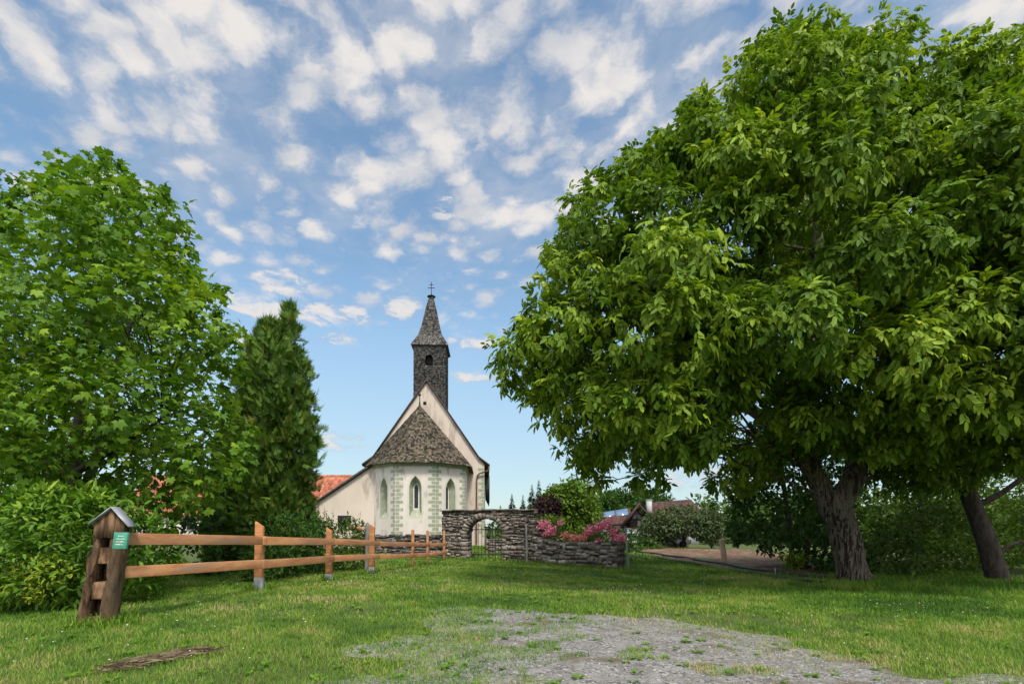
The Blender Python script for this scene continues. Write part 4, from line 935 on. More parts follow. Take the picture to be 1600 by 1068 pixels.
def tree(name, label, cat, base, poly, dfun, D, nb, rb, rin, tmpl, size, mt, seed, trunk=(), limb=(), bark=None, per=1.0, twigs=14, leaves=8, rbr=.05, frac=.8, group=None, crown_name='crown', mode='broad', org=None, hi=.25, droop=.45, twig=.32, flat=.75, tn=14, front=.62, rough=.25, ridge=0.0, extra=()):
    o = thing(name, label, cat, base, group)
    bs_ = boughs(poly, dfun, D, nb, rb, rin, seed, front) + [(P3(*q[:3]), q[3], 0) for q in extra]; pts = []
    if len(trunk):
        for path, rad in trunk:
            b = MB(); m3 = 90 if ridge else 30; p = spline(path, m3); b.tube(p, np.interp(np.linspace(0, 1, m3), np.linspace(0, 1, len(rad)), rad), tn, cap=False, rough=rough, seed=seed, ridge=ridge); pts += list(p[6:])
            b.build('trunk', bark, o, smooth=True)
        b = MB()
        for path, rad in limb:
            p = spline(path, 20); b.tube(p, np.interp(np.linspace(0, 1, 20), np.linspace(0, 1, len(rad)), rad), 9, cap=False, rough=.2, seed=seed + 3); pts += list(p)
        limbs_to(b, bs_, pts, rbr, seed, frac)
        b.build('limb', bark, o, smooth=True)
    f = MB(); n = leafage(f, bs_, tmpl, per, size, seed + 1, mode, flat, twig, twigs, leaves, droop, hi); f.build(crown_name, mt, o)
    return o
def at_g(px, py, d): p = P3(px, py, d); p[2] = G(p[0], p[1]); return p
Q = lambda *a: [P3(*p) for p in a]

# the big walnut on the right
wal = [(775, 572), (790, 535), (812, 480), (838, 435), (870, 375), (895, 310), (935, 278), (975, 245), (1030, 213), (1075, 165), (1130, 125), (1165, 85), (1210, 42), (1246, 14), (1278, 52), (1330, 62), (1370, 42), (1420, 22), (1445, 55), (1490, 82), (1545, 58), (1600, 72), (1690, 60), (1790, 150), (1870, 300), (1890, 480), (1860, 620), (1800, 720), (1700, 740), (1600, 745), (1530, 722), (1450, 740), (1400, 735), (1355, 712), (1310, 690), (1265, 684), (1225, 690), (1180, 705), (1145, 745), (1110, 757), (1060, 748), (1010, 775), (935, 768), (905, 722), (862, 692), (850, 640), (800, 628)]
tree('walnut_tree', 'huge spreading walnut tree with furrowed trunk and drooping leaves, over the lawn on the right', 'tree', at_g(1333, 908, 14), wal, lambda x, y: 13.6 + (y < 560) * -.0, 4.8, 290, 1.15, 260, WAL, .215, m_wal, 21,
     trunk=[(Q((1336, 935, 14), (1333, 905, 14), (1325, 860, 14), (1313, 815, 14), (1303, 785, 14), (1296, 765, 14)), (.58, .42, .345, .34, .40, .34))],
     limb=[(Q((1300, 800, 14), (1282, 762, 14), (1262, 725, 13.9), (1243, 690, 13.6), (1215, 620, 13), (1160, 520, 12.4), (1110, 450, 12)), (.28, .26, .23, .19, .15, .11, .07)),
           (Q((1308, 800, 14), (1328, 755, 14), (1350, 705, 14.1), (1366, 655, 14.3), (1395, 560, 14.5), (1440, 430, 14.5), (1460, 300, 14)), (.30, .29, .23, .19, .16, .12, .07)),
           (Q((1366, 655, 14.3), (1440, 560, 13.5), (1540, 480, 12.5), (1640, 420, 12)), (.2, .17, .13, .08)), (Q((1250, 700, 13.7), (1260, 560, 14.5), (1280, 400, 15), (1260, 250, 14.5)), (.22, .18, .14, .07)),
           (Q((1243, 690, 13.6), (1130, 610, 14.2), (1000, 540, 14), (900, 500, 13.6)), (.17, .14, .10, .06)), (Q((1380, 600, 14.3), (1500, 590, 15.5), (1620, 560, 16.5), (1720, 540, 16.5)), (.18, .15, .11, .07)), (Q((1215, 620, 13), (1180, 500, 11.5), (1190, 400, 10.6)), (.15, .12, .07)), (Q((1366, 655, 14.3), (1390, 540, 12.3), (1400, 440, 11)), (.16, .12, .07))],
     bark=m_bark, per=4.0, twigs=14, leaves=9, flat=.55, twig=.28, rbr=.035, frac=.7, hi=.36, tn=110, rough=.32, front=.66, ridge=.28, extra=[(1205, 712, 14.4, .75), (1250, 668, 13.0, .8), (1300, 680, 14.9, .8), (1340, 668, 13.2, .8), (1385, 722, 14.6, .8), (1430, 738, 14.2, .8), (1480, 742, 14.8, .75), (1170, 740, 14.2, .7), (1410, 690, 13.4, .8)])

# maple-leaved tree on the left
mpl = [(-150, 760), (-170, 600), (-110, 450), (-40, 380), (2, 345), (28, 308), (70, 282), (110, 262), (150, 248), (172, 252), (205, 272), (245, 292), (268, 325), (285, 362), (300, 392), (308, 422), (342, 450), (358, 480), (370, 515), (372, 560), (360, 605), (366, 640), (388, 668), (392, 712), (372, 745), (345, 790), (290, 806), (230, 790), (160, 770), (60, 790), (-60, 820)]
tree('maple_tree', 'broad leafy tree with star shaped leaves above the clipped shrub on the left', 'tree', at_g(115, 880, 11.5), mpl, lambda x, y: 11.3, 3.0, 175, 1.0, 190, MAP, .142, m_map, 31,
     trunk=[(Q((112, 900, 11.5), (113, 800, 11.5), (116, 730, 11.5), (128, 640, 11.5), (142, 540, 11.4), (150, 420, 11.3)), (.19, .16, .14, .12, .09, .04))],
     limb=[(Q((113, 850, 11.5), (135, 760, 11.6), (158, 690, 11.7), (175, 590, 11.8), (215, 480, 11.8)), (.12, .11, .09, .07, .03)), (Q((116, 740, 11.5), (180, 700, 11.0), (260, 650, 10.7)), (.08, .06, .03)), (Q((116, 760, 11.5), (50, 690, 11.2), (-30, 600, 11)), (.08, .06, .03))],
     bark=m_bark2, per=3.0, twigs=16, leaves=8, rbr=.022, frac=.9, hi=.30, droop=.3)

# two-topped thuja
thj = [(325, 880), (322, 800), (338, 740), (356, 680), (376, 628), (370, 598), (392, 548), (404, 524), (420, 500), (428, 522), (437, 528), (444, 502), (454, 473), (459, 505), (462, 540), (467, 566), (482, 576), (473, 603), (490, 640), (482, 655), (500, 674), (488, 705), (494, 735), (482, 762), (494, 830), (472, 885), (400, 900)]
tree('thuja_tree', 'tall dark conifer with two pointed tops left of the church', 'tree', at_g(425, 880, 17), thj, lambda x, y: 17.0, 1.7, 420, .50, 75, TH, .25, m_con, 41,
     trunk=[(Q((425, 900, 17), (430, 780, 17), (440, 640, 17), (455, 490, 17)), (.18, .15, .10, .02)), (Q((425, 880, 17.1), (420, 760, 17.1), (418, 620, 17.1), (421, 515, 17.1)), (.13, .11, .07, .02))], limb=[], bark=m_bark2,
     per=1.7, twigs=34, leaves=7, rbr=.02, frac=.5, mode='up', hi=.5, twig=.30, front=.6, flat=1.1, extra=[(454, 482, 17, .07), (453, 490, 17, .11), (454, 500, 17, .15), (453, 513, 17, .19), (451, 528, 17, .25), (420, 508, 17, .09), (420, 518, 17, .14), (419, 532, 17, .19), (420, 548, 17, .26)])

# leafy shrubs on the left
tree('laurel_shrub', 'large clipped bright green shrub behind the carved post', 'shrub', at_g(120, 952, 8.5), [(-160, 960), (-170, 800), (-60, 790), (10, 775), (70, 762), (130, 768), (185, 764), (225, 780), (255, 815), (272, 850), (272, 890), (245, 915), (200, 932), (140, 944), (90, 955), (0, 962)], lambda x, y: 8.6 + max(0, (x - 150)) * .006, 1.15, 150, .46, 90, (W3, WF3), .135, m_hed, 51, per=6.0, twigs=20, leaves=9, crown_name='foliage', hi=.4, twig=.16, droop=.05, flat=.95)
tree('golden_shrub', 'low yellow green bush at the foot of the clipped shrub', 'shrub', at_g(60, 935, 7.45), [(20, 925), (28, 890), (50, 868), (85, 862), (105, 880), (104, 915), (75, 936), (40, 938)], lambda x, y: 7.5, .3, 16, .24, 30, (W3, WF3), .075, m_gol, 52, per=14, twigs=20, leaves=8, crown_name='foliage', hi=.3, twig=.10, droop=0)
tree('dark_shrub', 'dark green shrub behind the rails between the first two fence posts', 'shrub', at_g(440, 912, 12.6), [(395, 925), (380, 890), (395, 850), (415, 818), (440, 806), (470, 800), (500, 806), (512, 835), (515, 880), (500, 905), (450, 920)], lambda x, y: 11.9 + max(0, x - 400) * .03, .7, 60, .42, 40, (W3, WF3), .12, m_dkl, 53, per=5, twigs=20, leaves=8, crown_name='foliage', hi=.3, twig=.16, droop=.1)
tree('bright_shrub', 'lighter green shrub pressing against the tall corner fence post', 'shrub', at_g(545, 890, 16.6), [(500, 895), (495, 840), (510, 812), (540, 808), (565, 818), (580, 838), (578, 870), (560, 888), (530, 898)], lambda x, y: 15.6 + max(0, x - 500) * .022, .6, 46, .42, 32, (W3, WF3), .12, m_mid, 54, per=5, twigs=20, leaves=8, crown_name='foliage', hi=.5, twig=.18, droop=-.1)
tree('understory_shrub', 'loose dark bush below the conifer behind the long fence rails', 'shrub', at_g(330, 900, 14.5), [(250, 890), (255, 850), (275, 815), (300, 800), (335, 812), (350, 790), (385, 800), (395, 860), (380, 905), (310, 898)], lambda x, y: 14.5, .7, 34, .55, 36, (W5, WF5), .16, m_dkl, 55, per=2.0, twigs=14, leaves=7, crown_name='foliage', hi=.35, twig=.25)
# tall weeds before the sacristy
b = MB(); g_ = np.random.RandomState(3)
for k in range(16):
    px = g_.uniform(455, 560); d_ = 17.5 + (px - 455) * .012; p = at_g(px, 880, d_); h_ = g_.uniform(1.3, 2.2) + (.5 if px < 500 else 0)
    path = p + np.stack([np.linspace(0, g_.normal() * .2, 6), np.linspace(0, g_.normal() * .1, 6), np.linspace(0, h_, 6)], 1); b.tube(path, np.linspace(.012, .004, 6), 4, .35, cap=False)
    n = 26; tt = g_.rand(n); P_ = path[0] + (path[-1] - path[0]) * tt[:, None]; scatter(b, W3, WF3, P_, g_.normal(size=(n, 3)) + (0, 0, .7), np.tile((0, 0, 1.), (n, 1)) + g_.normal(size=(n, 3)) * .3, .11, g_.uniform(.3, .9, n))
tag(b.build('tall_weeds', m_mid, org=at_g(505, 880, 18)), 'tall loose weeds sticking up in front of the sacristy wall', 'plant', kind='stuff')

# azaleas over the low wall
dz = lambda x, y: 23.75 - (x - 838) * .0235
for nm, lab, poly, mt, spots_, sd_ in (
    ('azalea_shrub', 'azalea with deep pink flowers beside the gateway wall', [(836, 850), (836, 822), (846, 808), (860, 808), (874, 818), (884, 830), (880, 850)], m_pnk, [(849, 820, 10), (862, 828, 9), (875, 816, 4), (852, 834, 5)], 61),
    ('azalea_shrub', 'azalea with sparse salmon flowers in the middle of the low wall', [(872, 852), (880, 832), (900, 830), (918, 834), (924, 850), (900, 860)], m_sal, [(884, 836, 7), (900, 840, 8), (893, 846, 6), (912, 840, 7)], 62),
    ('azalea_shrub', 'large azalea full of pink flowers at the low wall end', [(908, 850), (912, 832), (930, 818), (950, 810), (964, 824), (975, 838), (970, 852), (940, 858)], m_pnk, [(918, 832, 6), (925, 828, 9), (938, 822, 9), (950, 818, 8), (958, 832, 9), (968, 840, 8), (935, 845, 5)], 63)):
    px0 = poly[0][0] + 20; o = tree(nm, lab, 'shrub', P3(px0, 850, dz(px0, 0) + .3), poly, dz, .45, 26, .34, 16, (W3, WF3), .10, m_mid, sd_, per=7, twigs=16, leaves=7, crown_name='foliage', group='azaleas on the low wall', hi=.3, twig=.14)
    f = MB(); a = np.arange(5) / 5 * 6.283; FT = np.concatenate([[(0, 0, 0)], np.stack([np.cos(a), np.sin(a), np.full(5, .25)], 1) * .9, np.stack([np.cos(a + .63) * .62, np.sin(a + .63) * .62, np.full(5, .2)], 1)]); FF = np.array([(0, 1 + k, 6 + k) for k in range(5)] + [(0, 6 + k, 1 + (k + 1) % 5) for k in range(5)])
    for sx_, sy_, rr in spots_:
        n = rr * 17; q = g_.normal(size=(n, 2)) * rr * .56; dd = dz(sx_, 0) - .6 + g_.uniform(-.2, .3, n)
        P_ = np.array([P3(sx_ + qx, sy_ + qy * .75, d_) for (qx, qy), d_ in zip(q, dd)]); nn = g_.normal(size=(n, 3)) * .6 + (0, -.7, .5)
        scatter(f, FT, FF, P_, g_.normal(size=(n, 3)), nn, g_.uniform(.035, .062, n), g_.rand(n))
    f.build('blossom', mt, o)
tree('green_shrub', 'fresh green bush rising behind the azaleas right of the gateway', 'shrub', P3(850, 850, 26), [(838, 850), (838, 815), (848, 802), (866, 806), (900, 816), (915, 835), (900, 850)], lambda x, y: 26, .6, 34, .5, 24, (W5, WF5), .13, m_brt, 64, per=3.5, twigs=14, leaves=7, crown_name='foliage', hi=.3, twig=.2)
tree('wall_weed', 'green weeds between the low wall end and the grey post', 'plant', at_g(977, 885, 20.6), [(966, 888), (968, 850), (975, 838), (986, 842), (990, 870), (986, 888)], lambda x, y: 20.6, .3, 14, .26, 12, (W3, WF3), .11, m_brt, 65, per=7, twigs=14, leaves=6, crown_name='foliage', hi=.3, twig=.15)
tree('churchyard_shrub', 'round green bush inside the churchyard seen through the gate arch', 'shrub', P3(780, 860, 34), [(762, 850), (762, 815), (775, 806), (800, 812), (805, 850)], lambda x, y: 34, 1, 20, .7, 18, (W5, WF5), .16, m_mid, 66, per=2.4, twigs=14, leaves=7, crown_name='foliage', twig=.25)

# trees beyond the churchyard
tree('lime_tree', 'big fresh green tree beyond the azaleas right of the church', 'tree', at_g(880, 850, 48), [(822, 850), (828, 815), (840, 788), (852, 770), (872, 755), (892, 741), (912, 748), (926, 765), (935, 790), (930, 840), (880, 852)], lambda x, y: 48, 3.2, 70, 1.25, 30, (W5, WF5), .34, m_brt, 71, trunk=[(Q((880, 862, 48), (880, 820, 48), (885, 770, 48)), (.3, .25, .1))], bark=m_bark2, per=2, twigs=16, leaves=8, rbr=.05, twig=.5, frac=.5)
tree('copper_beech', 'dark purple leaved tree peeping over the gateway wall', 'tree', at_g(853, 850, 44), [(836, 840), (834, 795), (842, 780), (856, 772), (870, 778), (876, 795), (870, 820), (850, 840)], lambda x, y: 44, 1.4, 30, .85, 18, (W5, WF5), .24, m_pur, 72, trunk=[(Q((853, 862, 44), (853, 820, 44), (855, 785, 44)), (.2, .15, .05))], bark=m_bark2, per=4, twigs=16, leaves=8, rbr=.04, twig=.4, frac=.4)
tree('oak_tree', 'dark green trees behind the chalet roof and chimney', 'tree', at_g(1000, 845, 84), [(925, 830), (928, 790), (938, 774), (960, 764), (985, 772), (1010, 766), (1040, 768), (1050, 790), (1040, 820)], lambda x, y: 84, 5, 60, 1.9, 26, (W5, WF5), .5, m_dkl, 73, trunk=[(Q((985, 850, 84), (985, 810, 84), (985, 780, 84)), (.4, .3, .1))], bark=m_bark2, per=1.3, twigs=16, leaves=7, rbr=.06, twig=.8, frac=.4)
tree('oak_tree', 'dark rounded trees behind the lime tree on the skyline', 'tree', at_g(900, 850, 75), [(880, 850), (885, 760), (905, 750), (930, 780), (940, 850)], lambda x, y: 75, 4, 36, 1.8, 20, (W5, WF5), .5, m_dkl, 76, trunk=[(Q((910, 850, 75), (910, 810, 75), (910, 780, 75)), (.4, .3, .1))], bark=m_bark2, per=1.3, twigs=16, leaves=7, rbr=.06, twig=.8, frac=.4)
tree('apple_tree', 'grey green apple tree in front of the chalet', 'tree', at_g(1069, 858, 44), [(1000, 845), (998, 825), (1012, 805), (1035, 795), (1060, 788), (1090, 794), (1115, 798), (1132, 812), (1134, 845), (1115, 852), (1095, 842), (1075, 835), (1050, 843), (1030, 852)], lambda x, y: 44 - .0 * x, 2.2, 95, .9, 22, (W5, WF5), .22, m_olv, 74, trunk=[(Q((1069, 862, 44), (1069, 850, 44), (1068, 835, 44), (1065, 815, 44)), (.20, .17, .15, .06)), (Q((1056, 862, 43.5), (1055, 848, 43.5), (1050, 830, 43.5)), (.08, .07, .04)), (Q((1110, 862, 44), (1112, 845, 44), (1105, 825, 44)), (.1, .08, .04))], bark=m_bark2, per=3.2, twigs=16, leaves=8, rbr=.04, twig=.35)
tree('low_shrub', 'small green shrub at the near end of the chalet garden', 'shrub', at_g(1015, 862, 40), [(1000, 862), (995, 850), (1008, 838), (1035, 842), (1040, 862)], lambda x, y: 41, .8, 20, .6, 12, (W5, WF5), .18, m_mid, 75, per=2, twigs=14, leaves=7, crown_name='foliage', twig=.3)
tree('low_shrub', 'dark green shrub between the thin grey post and the chalet gable', 'shrub', at_g(975, 858, 38), [(900, 862), (915, 836), (945, 828), (968, 828), (988, 830), (1002, 838), (1006, 862)], lambda x, y: 38, .8, 52, .6, 12, (W5, WF5), .18, m_dkl, 77, per=3, twigs=14, leaves=7, crown_name='foliage', twig=.3)
# hazel thicket left of the walnut trunk
tree('hazel_tree', 'dense dark green hazel behind the walnut, left of its trunk', 'tree', at_g(1215, 900, 19.5), [(1150, 848), (1140, 820), (1146, 785), (1132, 755), (1148, 705), (1180, 660), (1240, 630), (1300, 640), (1330, 720), (1330, 800), (1325, 880), (1310, 910), (1278, 902), (1245, 888), (1222, 868), (1180, 856)], lambda x, y: 19.8, 1.9, 120, .95, 60, (W5, WF5), .21, m_dkl, 81, trunk=[(Q((1240, 905, 20), (1235, 840, 20), (1225, 760, 20), (1220, 690, 20)), (.12, .1, .08, .04)), (Q((1255, 905, 20), (1265, 830, 20), (1280, 740, 20)), (.1, .08, .04))], bark=m_bark2, per=1.7, twigs=16, leaves=8, rbr=.03, twig=.35, frac=.5, hi=.35)
tree('golden_shrub', 'yellow green shrub at the foot of the hazel beside the field', 'shrub', at_g(1240, 885, 18.4), [(1216, 880), (1222, 862), (1245, 858), (1262, 868), (1262, 892), (1240, 892)], lambda x, y: 18.2, .4, 14, .3, 14, (W5, WF5), .11, m_gol, 82, per=6, twigs=12, leaves=7, crown_name='foliage', twig=.15)
# right hand background
tree('plum_tree', 'dark leaning tree at the lawn edge on the right', 'tree', at_g(1562, 918, 15), [(1395, 700), (1440, 640), (1520, 580), (1640, 540), (1780, 580), (1830, 700), (1760, 790), (1660, 800), (1620, 770), (1560, 730), (1500, 745), (1440, 735)], lambda x, y: 15.6, 2.2, 95, .85, 70, (W5, WF5), .17, m_mid, 91, trunk=[(Q((1570, 940, 15), (1561, 910, 15), (1548, 865, 15), (1532, 820, 15), (1517, 780, 15), (1502, 745, 15), (1480, 700, 15)), (.36, .29, .25, .23, .22, .17, .08))],
     limb=[(Q((1520, 792, 15), (1556, 775, 14.9), (1595, 748, 14.8), (1650, 700, 14.7)), (.10, .08, .07, .04)), (Q((1558, 868, 15), (1580, 850, 15), (1625, 842, 15)), (.06, .05, .03)), (Q((1515, 775, 15), (1535, 735, 15.3), (1570, 690, 15.6)), (.10, .08, .04)), (Q((1512, 770, 15), (1470, 765, 15.4), (1410, 745, 15.8)), (.05, .04, .02))], bark=m_bark2, per=1.1, twigs=16, leaves=8, rbr=.025, twig=.35, frac=.8)
tree('ash_tree', 'thin leaved young tree behind the leaning one, sky showing through', 'tree', at_g(1440, 905, 24), [(1330, 860), (1340, 740), (1370, 680), (1440, 640), (1520, 660), (1620, 700), (1700, 760), (1700, 860), (1600, 880), (1450, 880)], lambda x, y: 24, 2.5, 110, 1.1, 60, (W5, WF5), .22, m_brt, 92, trunk=[(Q((1440, 915, 24), (1440, 820, 24), (1435, 700, 24)), (.13, .11, .05)), (Q((1590, 915, 25), (1600, 820, 25), (1610, 720, 25)), (.12, .1, .05))], bark=m_bark2, per=1.15, twigs=14, leaves=8, rbr=.03, twig=.5, frac=.7)
for k, (poly, d_, mt, sd_, lab) in enumerate((
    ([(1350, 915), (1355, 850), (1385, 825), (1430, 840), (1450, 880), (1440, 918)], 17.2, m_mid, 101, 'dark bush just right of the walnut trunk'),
    ([(1420, 915), (1425, 850), (1470, 825), (1520, 840), (1535, 890), (1520, 918)], 18.6, m_brt, 102, 'bush in the hedge between the walnut and the leaning tree'),
    ([(1540, 925), (1560, 850), (1600, 790), (1680, 770), (1760, 800), (1780, 925), (1650, 935)], 19, m_brt, 103, 'light green bushes right of the leaning trunk'),
    ([(1370, 850), (1400, 800), (1450, 790), (1500, 800), (1530, 850), (1450, 880)], 22, m_brt, 104, 'yellowish bush glowing behind the hedge bottom'),
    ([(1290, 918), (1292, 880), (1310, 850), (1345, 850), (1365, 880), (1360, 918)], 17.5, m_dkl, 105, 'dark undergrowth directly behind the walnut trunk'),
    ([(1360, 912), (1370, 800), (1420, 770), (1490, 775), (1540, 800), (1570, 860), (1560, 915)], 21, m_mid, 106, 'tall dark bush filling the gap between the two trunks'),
    ([(1520, 915), (1550, 790), (1620, 740), (1720, 740), (1800, 800), (1800, 920)], 22.5, m_brt, 107, 'tall green bush behind the leaning trunk at the picture edge'))):
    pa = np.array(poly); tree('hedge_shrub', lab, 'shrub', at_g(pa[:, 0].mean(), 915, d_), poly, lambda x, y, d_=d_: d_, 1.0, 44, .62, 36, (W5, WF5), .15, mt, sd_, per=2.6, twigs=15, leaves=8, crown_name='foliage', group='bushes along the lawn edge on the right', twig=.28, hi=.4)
# far wood closing the view
b = MB(); g_ = np.random.RandomState(9)
bl = []
for px in np.arange(-260, 1950, 14):
    if 700 < px < 1290 and not (1085 < px < 1290): continue
    for r_ in range(3):
        d_ = g_.uniform(62, 85); p = at_g(px + g_.uniform(-8, 8), 850, d_); bl.append((p + (0, 0, .8 + r_ * 2.0 + g_.uniform(-.5, .5)), g_.uniform(1.6, 2.6), 1))
leafage(b, bl, (W5, WF5), .28, .75, 5, twig=.9, twigs=16, leaves=7)
tag(b.build('far_wood', m_mid), 'far wood closing the view behind the garden', 'wood', kind='stuff')
# spruces on the skyline
def spruce(px, pt_, d_, wd, lab):
    bp = at_g(px, 850, d_); top = P3(px, pt_, d_)[2]; H = top - bp[2]; o = thing('spruce_tree', lab, 'tree', bp, 'spruces on the skyline beyond the churchyard')
    b = MB(); b.tube([bp, bp + (0, 0, H * .97)], [.22, .03], 6); b.build('trunk', m_bark2, o)
    f = MB(); n = 520; g = np.random.RandomState(int(px)); h = g.rand(n) ** .8; rr = wd * (1 - h) ** .9 * (1 + .18 * np.sin(h * 46)) + .12; a = g.uniform(0, 6.28, n)
    A = np.stack([np.cos(a), np.sin(a), np.full(n, -.35) + g.normal(size=n) * .15], 1); P_ = bp + np.stack([np.cos(a) * rr * .25, np.sin(a) * rr * .25, .06 * H + h * H * .95], 1)
    scatter(f, np.array([(0, -.12, 0), (.5, -.16, 0), (1, 0, -.12), (.5, .16, 0), (0, .12, 0)]), np.array([(0, 1, 2), (0, 2, 4), (2, 3, 4)]), P_, A, np.tile((0, 0, 1.), (n, 1)) + g.normal(size=(n, 3)) * .3, rr * g.uniform(.6, 1.1, n), g.rand(n)); f.build('crown', m_spr, o)
for px, pt_, d_, wd, lab in ((800, 771, 96, 1.7, 'spruce with its top just above the right part of the gateway'), (817, 773, 100, 1.5, 'second spruce, close left of the tallest pair'), (831, 757, 98, 2.1, 'spruce left of the purple leaved tree'), (842, 749, 102, 2.3, 'tallest spruce, above the purple leaved tree'), (782, 789, 104, 1.3, 'small spruce tip just right of the church wall'), (943, 775, 100, 1.4, 'thin spruce between the lime tree and the chalet'),
    (1088, 779, 110, 1.6, 'slim spruce right of the chalet gable'), (1100, 777, 112, 2.0, 'spruce behind the apple tree crown'), (1116, 782, 108, 1.7, 'spruce nearest the hazel thicket')): spruce(px, pt_, d_, wd, lab)

# ------------------------------------------------------------------ chalet
m_rt = mat('brown_tile', (.065, .036, .032), (.11, .058, .050), 2.5, .85, .5, 8, tint=.3)
m_hw = mat('chalet_white', (.40, .40, .40), (.50, .50, .49), 1, .9, .1, 10)
m_sol = mat('solar_glass', (.10, .17, .28), (.16, .25, .38), 2, .12, 0, spec=.9)
D0 = 62.0; cb = at_g(1005, 855, D0); ch = thing('chalet', 'chalet with brown tiled roof, half timbered gable and chimney beyond the azaleas', 'house', cb)
def roof(mb, a, b_, c, d_, th=.22, n=12, m=26):
    """tiled slope a-b eave, d-c ridge"""
    a, b_, c, d_ = [np.array(q, float) for q in (a, b_, c, d_)]; nn = np.cross(b_ - a, d_ - a); nn /= np.linalg.norm(nn)
    if nn[2] < 0: nn = -nn
    mb.hexa([a - nn * th, b_ - nn * th, c - nn * th, d_ - nn * th, a, b_, c, d_], .3)
    for i in range(n):
        f0, f1 = i / n, min((i + 1.1) / n, 1)
        for k in range(m):
            g0, g1 = k / m, (k + .94) / m; q = lambda f_, g_: a + (b_ - a) * g_ + ((d_ + (c - d_) * g_) - (a + (b_ - a) * g_)) * f_
            mb.add([q(f0, g0) + nn * .07, q(f0, g1) + nn * .07, q(f1, g1) + nn * .012, q(f1, g0) + nn * .012, q(f0, g0), q(f0, g1)], [(0, 1, 2, 3), (4, 5, 1, 0)], rs.rand())
X = lambda px, d_: (px - CX) / F * d_; Zp = lambda py, d_: HC + (HY - py) / F * d_
# front gable wing: ridge runs back to the right
gx0, gx1, gxa = X(966, D0), X(1022, D0), X(993, D0); ga_ = Zp(786, D0); ge = Zp(822, D0); dirb = np.array((.28, 1.0)) * 9
def bk(p, s=1.0): return (p[0] + dirb[0] * s, p[1] + dirb[1] * s, p[2])
ap_ = (gxa, D0 - 1.6, ga_); le = (gx0 - .1, D0 - 1.6, ge); re_ = (gx1 + .4, D0 - 1.6, ge)
b = MB(); roof(b, le, bk(le), bk(ap_), ap_); roof(b, bk(re_), re_, ap_, bk(ap_)); 
# main block behind: long ridge parallel to the picture
mr = Zp(779.5, D0 + 6); m0, m1 = X(1010, D0 + 6), X(1079, D0 + 6); me_ = Zp(815, D0 + 1.5)
roof(b, (m0, D0 + 1.5, me_), (m1 + 1.0, D0 + 1.5, me_), (m1, D0 + 6, mr), (m0, D0 + 6, mr - .5)); roof(b, (m1 + 1.0, D0 + 10.5, me_), (m0, D0 + 10.5, me_), (m0, D0 + 6, mr - .5), (m1, D0 + 6, mr))
crf = b.build('roof', m_rt, ch)
b = MB(); w0, w1 = gx0 + 1.4, gx1 - .8; zb_ = cb[2] - .3; gpk = ga_ - .5
b.poly_prism([(w0, D0, zb_), (w1, D0, zb_), (w1, D0, ge + .2), (gxa, D0, gpk), (w0, D0, ge + .3)], (dirb[0], dirb[1], 0)); b.box(((m0 + m1) / 2, D0 + 6, (zb_ + me_) / 2), (m1 - m0 - .8, 8.2, me_ - zb_)); b.poly_prism([(m1 - .45, D0 + 2, me_ - .2), (m1 - .45, D0 + 10, me_ - .2), (m1 - .45, D0 + 6, mr - .3)], (.1, 0, 0)); b.build('wall', m_hw, ch)
b = MB()
for (xa, za), (xb, zb_2) in (((w0, ge + .3), (gxa, gpk)), ((w1, ge + .2), (gxa, gpk)), ((w0, ge - .1), (w1, ge - .1)), ((w0 + .15, ge + .2), (w0 + .15, zb_)), ((gxa - .1, gpk), (gxa - .1, zb_ + 1)), ((gxa + 1.05, ge + .9), (gxa + 1.05, ge - 1.4)), ((w0, ge - 1.35), (w1, ge - 1.35)), ((w0, ge + .85), (w1, ge + .85))): b.beam((xa, D0 - .06, za), (xb, D0 - .06, zb_2), .22, .16)
b.build('timber_frame', m_wood_d, ch)
b = MB(); b.hexa([(w0 - .05, D0 - .05, ge - .2), (w0 + .95, D0 - .05, ge - .2), (w0 + .95, D0 - .02, ge - .2), (w0 - .05, D0 - .02, ge - .2), (w0 - .05, D0 - .05, ge + .3), (w0 + .95, D0 - .05, ge + 1.25), (w0 + .95, D0 - .02, ge + 1.25), (w0 - .05, D0 - .02, ge + .3)]); b.box(((w0 + w0 - 1.5) / 2, D0 + 2.4, ge - 1.4), (1.6, 4.4, 3.0)); b.build('cladding', m_wood_d, ch)
for wx in (gxa - .95, gxa + .45):
    b = MB(); b.box((wx, D0 - .02, ge - .7), (.85, .08, 1.0)); wn_ = b.build('window', m_white, ch); b = MB(); b.box((wx, D0 - .05, ge - .7), (.68, .05, .82)); b.build('pane', m_sol, wn_)
b = MB(); b.box((X(1014, D0 + 4), D0 + 4, Zp(787, D0 + 4) - .5), (.62, .62, 2.0)); b.box((X(1014, D0 + 4), D0 + 4, Zp(787, D0 + 4) + .52), (.74, .74, .1)); b.build('chimney', m_hw, ch)
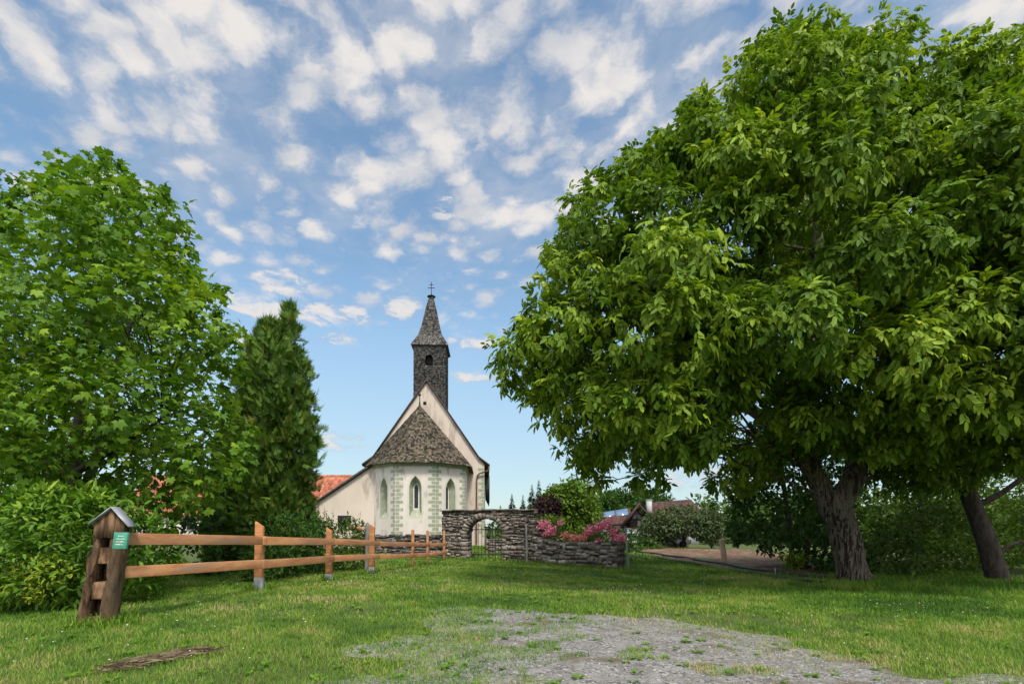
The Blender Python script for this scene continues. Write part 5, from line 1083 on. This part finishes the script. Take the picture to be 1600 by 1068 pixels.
# lower wing to the left with solar panels
l0, l1 = X(925, D0 + 4), X(985, D0 + 4); lr = Zp(798, D0 + 7); lr0 = Zp(800, D0 + 7); le_ = Zp(818, D0 + 2.5)
b = MB(); A_, B_, C_, D2 = np.array((l0 + .4, D0 + 2.5, le_)), np.array((l1, D0 + 2.5, le_)), np.array((l1 + .6, D0 + 7, lr + .45)), np.array((l0 + .8, D0 + 7, lr0 - .25)); roof(b, A_, B_, C_, D2); roof(b, B_ + (0, 9, 0), A_ + (0, 9, 0), D2, C_); b.build('wing_roof', m_rt, ch)
b = MB(); b.box(((l0 + l1) / 2 + .4, D0 + 7, (le_ + zb_) / 2 - .1), (l1 - l0 - .8, 8, le_ - zb_)); b.build('wing_wall', m_hw, ch)
nn = np.cross(B_ - A_, D2 - A_); nn /= np.linalg.norm(nn)
for g0, g1 in ((.22, .55), (.57, .92)):
    q = lambda f_, g_: A_ + (B_ - A_) * g_ + ((D2 + (C_ - D2) * g_) - (A_ + (B_ - A_) * g_)) * f_
    b = MB(); c4 = [q(.50, g0), q(.50, g1), q(.92, g1), q(.92, g0)]; b.hexa([p + nn * .1 for p in c4] + [p + nn * .18 for p in c4]); b.build('solar_panel', m_sol, ch)
# pale garden hut under the apple tree
hb = at_g(1056, 860, 48); hu = thing('garden_hut', 'small pale hut half hidden under the apple tree', 'shed', hb); b = MB(); b.box(hb + (0, 0, .9), (1.9, 1.6, 1.9)); b.build('wall', m_fw, hu); b = MB(); b.hexa([hb + np.array(q) for q in ((-1.1, -1, 1.8), (1.1, -1, 1.95), (1.1, 1, 1.95), (-1.1, 1, 1.8), (-1.1, -1, 1.9), (1.1, -1, 2.05), (1.1, 1, 2.05), (-1.1, 1, 1.9))]); b.build('roof', m_rt, hu)
# parked car mostly hidden beside it
m_car = mat('car_paint', (.45, .50, .56), (.52, .57, .62), 2, .3, 0, spec=.6)
def car(px, d_, lab):
    cp_ = at_g(px, 860, d_); c_ = thing('parked_car', lab, 'car', cp_, 'cars parked before the chalet'); b = MB()
    sd2 = [(-2.0, .35), (2.0, .35), (2.05, .75), (1.35, .88), (.8, 1.42), (-1.0, 1.45), (-1.75, .95), (-2.05, .85)]
    b.poly_prism([cp_ + (x, -.8, z) for x, z in sd2], (0, 1.6, 0)); b.build('body', m_car, c_, bevel=.05)
    b = MB(); b.poly_prism([cp_ + (x, -.815, z) for x, z in ((1.1, .92), (.72, 1.34), (-.92, 1.37), (-1.5, .95))], (0, 1.63, 0)); b.build('window', m_glass, c_)
    for x in (-1.25, 1.25):
        for y in (-.82, .82):
            b = MB(); b.tube([cp_ + (x, y - .1, .32), cp_ + (x, y + .1, .32)], .32, 14); b.build('wheel', m_dark, c_)
car(1041, 47, 'pale blue grey car beside the garden hut')
car(992, 50, 'light car half hidden behind the thin grey post and the shrubs')
# pale upright post in the field, drip hoses along its edge, thin stakes
m_pst = mat('pale_post', (.38, .28, .17), (.52, .40, .26), 3, .8, .3, 20, stretch=(3, 3, .5))
p0 = at_g(1133, 872, 24); p1 = P3(1127, 842, 24); b = MB(); b.tube([p0 - (0, 0, .1), (p0 + p1) / 2, p1], [.13, .125, .12], 10); tag(b.build('wooden_post', m_pst, org=p0), 'thick pale wooden post leaning in the bare field', 'post')
m_hose = mat('black_hose', (.02, .02, .024), (.035, .035, .04), 5, .5, .1, 20)
def hose(pxs, r_, lab, lift=.05):
    q = [on_ground(*p) for p in pxs]; q = [np.array((a, b_, G(a, b_) + lift)) for a, b_ in q]; b = MB(); p = spline(q, 50); p[:, 2] = gz(p[:, 0], p[:, 1]) + lift; b.tube(p, r_, 7); tag(b.build('hose', m_hose, org=q[0]), lab, 'hose', 'hoses along the field edge')
hose([(990, 861.5), (1030, 867), (1080, 874.5), (1140, 884.5), (1200, 894.5), (1250, 902), (1290, 906)], .05, 'upper black hose lying on the bare soil of the field', .08)
hose([(992, 866), (1050, 876), (1100, 884), (1150, 892.5), (1200, 901), (1250, 908.5), (1290, 912)], .045, 'lower black hose where the lawn meets the field')
m_stk = mat('stake_grey', (.30, .29, .27), (.42, .41, .38), 4, .6, .1, 20)
for px, yb, yt, d_, lab in ((1172, 887, 881, 22.0, 'short pale stake in the field, left one'), (1212, 909, 887, 16.6, 'thin grey stake by the hoses near the field tip')):
    p0 = at_g(px, yb, d_); p1 = P3(px - 1, yt, d_); b = MB(); b.tube([p0 - (0, 0, .05), p1], [.02, .018], 6); tag(b.build('stake', m_stk, org=p0), lab, 'stake', 'stakes in the field')
